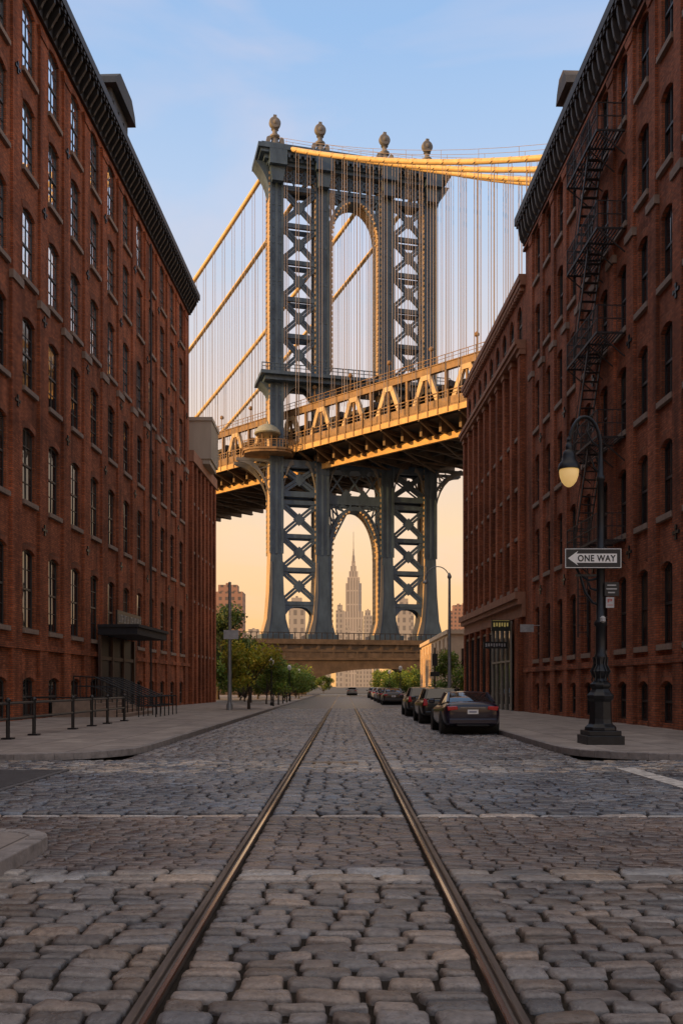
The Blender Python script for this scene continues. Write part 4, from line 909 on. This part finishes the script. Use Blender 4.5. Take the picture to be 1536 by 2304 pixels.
for s in SP:
    f=MB(); f.box(s-1.7,s+1.7,-2.0,2.0,100.4,101.0); f.box(s-1.3,s+1.3,-1.5,1.5,101.0,101.6)
    for g_ in(-1,1): f.prism([(s+g_*2.4,100.9),(s+g_*1.3,100.9),(s+g_*.8,103.0),(s+g_*1.1,103.4),(s+g_*1.6,103.1),(s+g_*1.7,102.2)],-.7,.7)
    f.lathe([(1.05,101.6),(.85,102.2),(.6,103.2),(.95,103.5),(.95,103.8),(.5,104.1),(.42,104.8),(.7,105.0),(.42,105.15)],c=(s,0,0),n=16)
    Y=Matrix.Rotation(math.radians(90),4,'X')
    f.lathe([(.55,-.55),(.95,-.5),(1.08,-.3),(1.08,.3),(.95,.5),(.55,.55)],c=(s,0,106.2),n=20,xf=Y)
    f.lathe([(.25,-.75),(.45,-.6),(.45,.6),(.25,.75)],c=(s,0,106.2),n=12,xf=Y)
    f.box(s-.3,s+.3,-.4,.4,107.15,107.6)
    f.obj('finial',STEELG,TW,smooth=True)
m_=MB(); m_.box(-2.4,32.2,-3.6,3.6,57.4,58.2); m_.box(-3.2,33.0,-4.4,4.4,58.2,58.8)
for k in range(37): m_.box(-3.1+k,-2.97+k,-4.35,-4.25,58.8,60.0)
m_.box(-3.1,32.9,-4.37,-4.23,60.0,60.15); m_.box(-3.1,32.9,-4.36,-4.24,59.4,59.5)
for sg,x in((-1,-HL),(1,29.8+HL)): m_.band([(x+sg*(1.9*(i/6)**2),54.5+.48*i) for i in range(7)],[(x,54.5+.48*i) for i in range(7)],-1.85,1.85)
m_.obj('maintenance_platform',STEEL,TW)
for s in SP:
    for sg in(-1,1):
        big=(s==0 and sg<0) or (s==29.8 and sg>0)
        for y in (-1.85,1.5):
            m_=MB()
            out=[(s+sg*(HL+(6.0 if big else 2.2)*(1-math.cos(t))),34.5+8.0*math.sin(t)) for t in np.linspace(0,math.pi/2,9)]
            inn=[(s+sg*HL+(x-s-sg*HL)*.86,z+ .9*(k/8)) for k,(x,z) in enumerate(out)]
            m_.band(out,inn,y-.25,y+.25)
            if big:
                for k in (3,5,7): m_.beam((out[k][0],y,out[k][1]),(s+sg*HL,y,out[k][1]+1.0),.16,.2,up=(0,1,0)); m_.beam((out[k][0],y,out[k][1]),(out[k][0]*.8+s*.2,y,42.6),.16,.2,up=(0,1,0))
                m_.box(min(s+sg*HL,s+sg*7.4),max(s+sg*HL,s+sg*7.4),y-.3,y+.3,42.7,43.2)
            m_.obj('bracket',STEELG,TW)

# deck
angD=math.atan2(-.686,.728)
DK=empty('deck',(2.37,-2.0,0),angD,BG)
X0,X1=-230,110
UND=mat('floor_beam_bounce_tint',(.13,.085,.05),.6,ns=.7,na=.4)  # ochre bounce light under the deck put into the colour
m_=MB(); m_.box(X0,X1,3,30,44.9,45.9)
for y in (9,13,17,21,25): m_.box(X0,X1,y-.2,y+.2,43.4,44.2)
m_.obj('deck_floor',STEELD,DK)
m_=MB()
for k in range(int((X1-X0)/4)):
    x=X0+2+k*4; m_.box(x-.25,x+.25,4,29.5,42.9,44.899)
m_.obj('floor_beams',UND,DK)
m_=MB()
for k in range(int((X1-X0)/8)):
    x=X0+4+k*8
    m_.beam((x,5,42.7),(x+8,28,42.7),.3); m_.beam((x,28,42.65),(x+8,5,42.65),.3)
    m_.box(x-.15,x+.15,.9,6,44.3,44.9); m_.beam((x,1.0,44.6),(x,6,42.8),.3,.4); m_.beam((x+4,1.0,44.6),(x+4,6,42.8),.3,.4)
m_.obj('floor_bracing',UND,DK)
m_=MB(); m_.box(X0,X1,5.8,6.3,42.0,43.1); m_.obj('edge_girder',GOLDM,DK)
m_=MB(); m_.box(X0,X1,.7,1.0,44.5,45.4); m_.obj('edge_girder',GOLDM,DK)
m_=MB(); m_.box(X0,X1,.8,3.2,45.4,45.7); m_.box(X0,X1,.75,.85,45.7,46.9); m_.box(X0,X1,.70,.92,47.85,48.0); m_.box(X0,X1,.72,.88,47.35,47.42)
for k in range(int((X1-X0)/2)): m_.box(X0+k*2-.1,X0+k*2+.1,.6,.95,44.6,48.1)
m_.obj('walkway_parapet',PARAM,DK)
for yy,nm in ((3.0,'truss'),(28.0,'truss')):
    m_=MB(); m_.box(X0,X1,yy-.35,yy+.35,52.1,53.2); m_.box(X0,X1,yy-.34,yy+.34,46.0,47.0); m_.box(X0,X1,yy-.5,yy+.5,53.2,53.35)
    m_.mi=1
    for k in range(int((X1-X0)/8)):
        x=X0+4+k*8
        m_.beam((x-2.6,yy,47.0),(x-.6,yy,52.0),.75,.7,up=(0,1,0)); m_.beam((x+2.6,yy,47.0),(x+.6,yy,52.0),.75,.7,up=(0,1,0))
        m_.box(x-1.0,x+1.0,yy-.4,yy+.4,51.3,52.1); m_.mi=0; m_.box(x+3.8,x+4.2,yy-.3,yy+.3,47.0,52.1); m_.box(x-.15,x+.15,yy-.2,yy+.2,47.0,51.3); m_.mi=1
    m_.obj(nm,[PARAM,TRUSSM],DK)
m_=MB()
for k in range(int((X1-X0)/1.5)): m_.box(X0+k*1.5-.04,X0+k*1.5+.04,2.55,2.63,53.35,54.5)
m_.box(X0,X1,2.54,2.64,54.45,54.53); m_.box(X0,X1,2.55,2.63,53.9,53.95); m_.obj('upper_railing',PARAM,DK)
m_=MB(); m_.box(X0,X1,6,12,50.6,51.2); m_.box(X0,X1,19,25,50.6,51.2)
for k in range(int((X1-X0)/8)): m_.box(X0+k*8,X0+k*8+.5,3.4,27.6,49.6,50.6)
m_.obj('upper_deck',STEELD,DK)
m_=MB(); m_.box(X0,X1,9,9.3,46,50.6); m_.obj('inner_screen',STEELD,DK)
lm=MB(); lm.tube([(0,0,0),(0,0,3.2)],.09,6); lm.lathe([(.1,3.2),(.38,3.4),(.42,3.7),(.2,4.0)],n=8); lmm=lm.mesh('deck_lamp',PARAM)
for k in range(14): put(lmm,'deck_lamp',DK,(-60+k*9,4.2,53.2))
bx,by=-.8,-2.6
m_=MB()
pl=[(bx+dx_,by+dy_) for dx_,dy_ in ((-5.2,1.6),(-4.6,-1.6),(-3.4,-2.7),(-1.6,-3.2),(1.6,-3.2),(3.2,-2.7),(4.4,-1.4),(4.6,1.8),(3.0,3.0),(-3.4,3.0))]
def slab(z0,z1,f):
    n=len(pl); v0=[(bx+(x-bx)*f,by+(y-by)*f,z0) for x,y in pl]; v1=[(x,y,z1) for x,y,_ in v0]
    m_.add(v0+v1,[tuple(range(n-1,-1,-1)),tuple(range(n,2*n))]+[(i,(i+1)%n,(i+1)%n+n,i+n) for i in range(n)])
slab(43.9,44.3,.94); slab(44.3,44.65,1.0)
for i in range(len(pl)):
    a,b2=pl[i],pl[(i+1)%len(pl)]
    for zz,w in((46.0,.12),(45.6,.05),(45.2,.05)): m_.beam((*a,zz),(*b2,zz),w)
    for f in (0,.33,.66): m_.beam((a[0]+(b2[0]-a[0])*f,a[1]+(b2[1]-a[1])*f,44.65),(a[0]+(b2[0]-a[0])*f,a[1]+(b2[1]-a[1])*f,46.0),.08)
for i in range(6):
    a=2*math.pi*i/6; m_.beam((bx-.3+1.7*math.cos(a),by-.6+1.5*math.sin(a),44.65),(bx-.3+1.7*math.cos(a),by-.6+1.5*math.sin(a),47.5),.2)
m_.obj('balcony',PARAM,BG)
m_=MB(); m_.lathe([(2.3,47.4),(2.45,47.6),(2.2,48.2),(1.6,48.8),(.7,49.25),(.2,49.35),(.2,49.7),(.05,50.0)],c=(bx-.3,by-.6,0),n=18); m_.obj('pavilion_dome',mat('dome_green',(.30,.31,.24),.5),BG,smooth=True)
# cables
ur=Vector((.728,-.686,0)); ct=math.cos(math.radians(14.04)); sn=math.sin(math.radians(14.04))
zr=lambda k:102-.56*k+.002*k*k
zl=lambda k:100-.655*k+.0011*k*k
susp=[]
for i,s in enumerate(SP):
    b0=Vector((s*ct,s*sn,0))
    m_=MB(); pr=[tuple(b0+ur*k+Vector((0,0,zr(k)))) for k in range(0,101,4)]; pl_=[tuple(b0-ur*k+Vector((0,0,zl(k)))) for k in range(0,121,4)]
    m_.tube(pr,.42,10); m_.tube(pl_,.42,10)
    for k in range(3,100,3): p=b0+ur*k+Vector((0,0,zr(k))); m_.lathe([(.5,-.25),(.55,0),(.5,.25)],c=p,n=8)
    m_.obj('main_cable',CABLE,BG,smooth=True)
    hl=MB()
    for off in(-.8,.8): hl.tube([tuple(b0+ur*k+Vector((off*.68,off*.73,zr(k)+1.5))) for k in range(2,100,7)],.035,4)
    for k in range(4,98,7):
        for off in(-.8,.8): hl.beam(b0+ur*k+Vector((off*.68,off*.73,zr(k))),b0+ur*k+Vector((off*.68,off*.73,zr(k)+1.5)),.06)
    hl.obj('cable_handline',ROPE,BG)
    for k in np.arange(3,70,3.0): susp.append((b0+ur*float(k),zr(float(k)),i))
    for k in np.arange(3,66,3.0): susp.append((b0-ur*float(k),zl(float(k)),i))
um=MB()
for off in(-.24,.24): um.box(off-.04,off+.04,-.04,.04,0,1)
umm=um.mesh('suspender',ROPE)
susp.sort(key=lambda t:-(t[1]-50)/(165+t[0].y))
rest=MB()
for j,(p,z,i) in enumerate(susp):
    zb=46 if i==0 else 53
    if z<zb+2: continue
    if j<100: put(umm,'suspender',BG,(p.x,p.y,zb),(0,0,0),(1,1,z-zb))
    else:
        for off in(-.24,.24): rest.box(p.x+off-.04,p.x+off+.04,p.y-.04,p.y+.04,zb,z)
tag(rest.obj('suspenders',ROPE,BG),kind='stuff')
# masonry pier
MP=tag(empty('bridge_pier',(-12.87,165,0),math.radians(14.04)),'brown stone masonry pier with arch under the tower','bridge pier')
m_=MB(); n=20
a=[(5+22*i/n,6.6*math.sqrt(max(0,1-(2*i/n-1)**2))**.8) for i in range(n+1)]; b_=[(x,9.3) for x,z in a]
m_.band(b_,a,-4.5,4.5); m_.box(-8,5,-4.5,4.5,-.1,9.3); m_.box(27,44,-4.5,4.5,-.1,9.3)
m_.box(-8.3,44.3,-5,5,9.3,10.2); m_.box(-8.1,44.1,-4.7,-4.501,8.0,8.35)
for k in range(18): m_.box(-8+k*3,-7.5+k*3,-4.72,-4.501,8.36,9.29)
m_.obj('masonry',STONE,MP)
m_=MB()
for k in range(53): m_.box(-8.2+k,-8.05+k,-4.9,-4.8,10.2,11.3)
m_.box(-8.2,44.2,-4.92,-4.78,11.3,11.42); m_.obj('railing',IRONR,MP)
V=tag(empty('road_viaduct',(0,150,0)),'low brown arched viaduct crossing over the street end','bridge')
m_=MB(); a=[(-8+28*i/n,4.9*math.sqrt(max(0,1-(2*i/n-1)**2))**.9) for i in range(n+1)]; b_=[(x,6.0+.0*x) for x,z in a]; a2=[(6+(x-6)*.975,z*.93) for x,z in a]
m_.band(b_,a,0,5); m_.band(a,a2,-.15,.0); m_.box(-22,-8,0,5,-.1,6.0); m_.box(20,34,0,5,-.1,6.0); m_.box(-22,34,-.3,5.3,6.0,6.4)
for k in range(28): m_.box(-21.9+k*2,-21.7+k*2,-.2,-.1,6.4,7.4)
m_.box(-22,34,-.22,-.1,7.4,7.5); m_.obj('arch_wall',mat('viaduct_concrete',(.08,.055,.037),.85,ns=.6,na=.5),V)

# ------------------------------------------------------------------ skyline
def skymat(name,c1,c2,bw,rh,haze,hc=(.92,.62,.42)):
    m,nt,b=nmat(name)
    tc=nt.nodes.new('ShaderNodeTexCoord'); sx=nt.nodes.new('ShaderNodeSeparateXYZ'); nt.links.new(tc.outputs['Object'],sx.inputs[0])
    ad=N(nt,'ShaderNodeMath',operation='ADD'); nt.links.new(sx.outputs[0],ad.inputs[0]); nt.links.new(sx.outputs[1],ad.inputs[1])
    cb=nt.nodes.new('ShaderNodeCombineXYZ'); nt.links.new(ad.outputs[0],cb.inputs[0]); nt.links.new(sx.outputs[2],cb.inputs[1])
    br=nt.nodes.new('ShaderNodeTexBrick'); br.offset=0; br.inputs['Scale'].default_value=1; br.inputs['Brick Width'].default_value=bw; br.inputs['Row Height'].default_value=rh; br.inputs['Mortar Size'].default_value=bw*.26
    br.inputs['Mortar Smooth'].default_value=0; br.inputs['Color1'].default_value=c4(c2); br.inputs['Color2'].default_value=c4([x*.6 for x in c2]); br.inputs['Mortar'].default_value=c4(c1)
    nt.links.new(cb.outputs[0],br.inputs['Vector']); nt.links.new(br.outputs['Color'],b.inputs['Base Color']); b.inputs['Roughness'].default_value=.8
    b.inputs['Emission Color'].default_value=c4(hc); b.inputs['Emission Strength'].default_value=haze  # aerial haze put in as a faint peach glow of the facade
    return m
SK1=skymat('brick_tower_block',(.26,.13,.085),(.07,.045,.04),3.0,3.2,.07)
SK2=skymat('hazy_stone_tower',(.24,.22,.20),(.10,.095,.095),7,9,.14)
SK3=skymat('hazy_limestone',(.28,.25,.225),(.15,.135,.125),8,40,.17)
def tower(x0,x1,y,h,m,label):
    m_=MB(); d=(x1-x0)*.9; m_.box(x0,x1,y,y+d,0,h*.93)
    w=(x1-x0)
    m_.box(x0+w*.15,x1-w*.2,y+d*.2,y+d*.8,h*.93,h)
    m_.box(x0+w*.4,x0+w*.55,y+d*.3,y+d*.5,h*.93,h*1.02)
    o=tag(empty('distant_tower',((x0+x1)/2,y,0)),label,'building',group='distant skyline towers'); ob=m_.obj('facade',m,o); ob.location=(-(x0+x1)/2,-y,0)
tower(-62,-48,420,50,SK1,'reddish brick apartment tower in evening haze')
tower(-70,-60,440,43,SK1,'reddish brick apartment tower in evening haze')
tower(84,97,700,66,SK1,'brown brick apartment tower in evening haze')
tower(95,112,760,72,SK1,'brown brick apartment tower in evening haze')
for x0,x1,y,h in ((-56,-40,900,92),(-38,-30,950,70),(-14,0,1500,140),(1,11,1700,122),(42,60,1900,165),(26,40,1900,130),(62,75,1900,140),(60,75,1000,101),(82,94,1200,108),(101,118,1200,88),(-100,-84,900,60),(-118,-104,950,64),(-84,-70,980,58),(120,150,1500,100),(-60,-30,1800,110),(-40,-24,1600,104)):
    tower(x0,x1,y,h,SK2,'hazy pale tower in the far skyline')
E=tag(empty('art_deco_skyscraper',(27,2600,0)),'tall stepped limestone skyscraper with tapering spire','skyscraper')
m_=MB()
for w,z0,z1 in ((33,0,130),(28,130,220),(23,220,302),(18,302,320),(13,320,338),(8.5,338,354),(5.5,354,368)): m_.box(-w,w,-w*.8,w*.8,z0,z1)
m_.box(-15,15,-22,22,220,310)
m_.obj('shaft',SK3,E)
m_=MB(); m_.lathe([(4.2,368),(3.6,384),(2.2,388),(2.0,402),(1.3,406),(1.1,426),(.9,430),(.8,455)],n=10); m_.obj('spire',SK3,E)
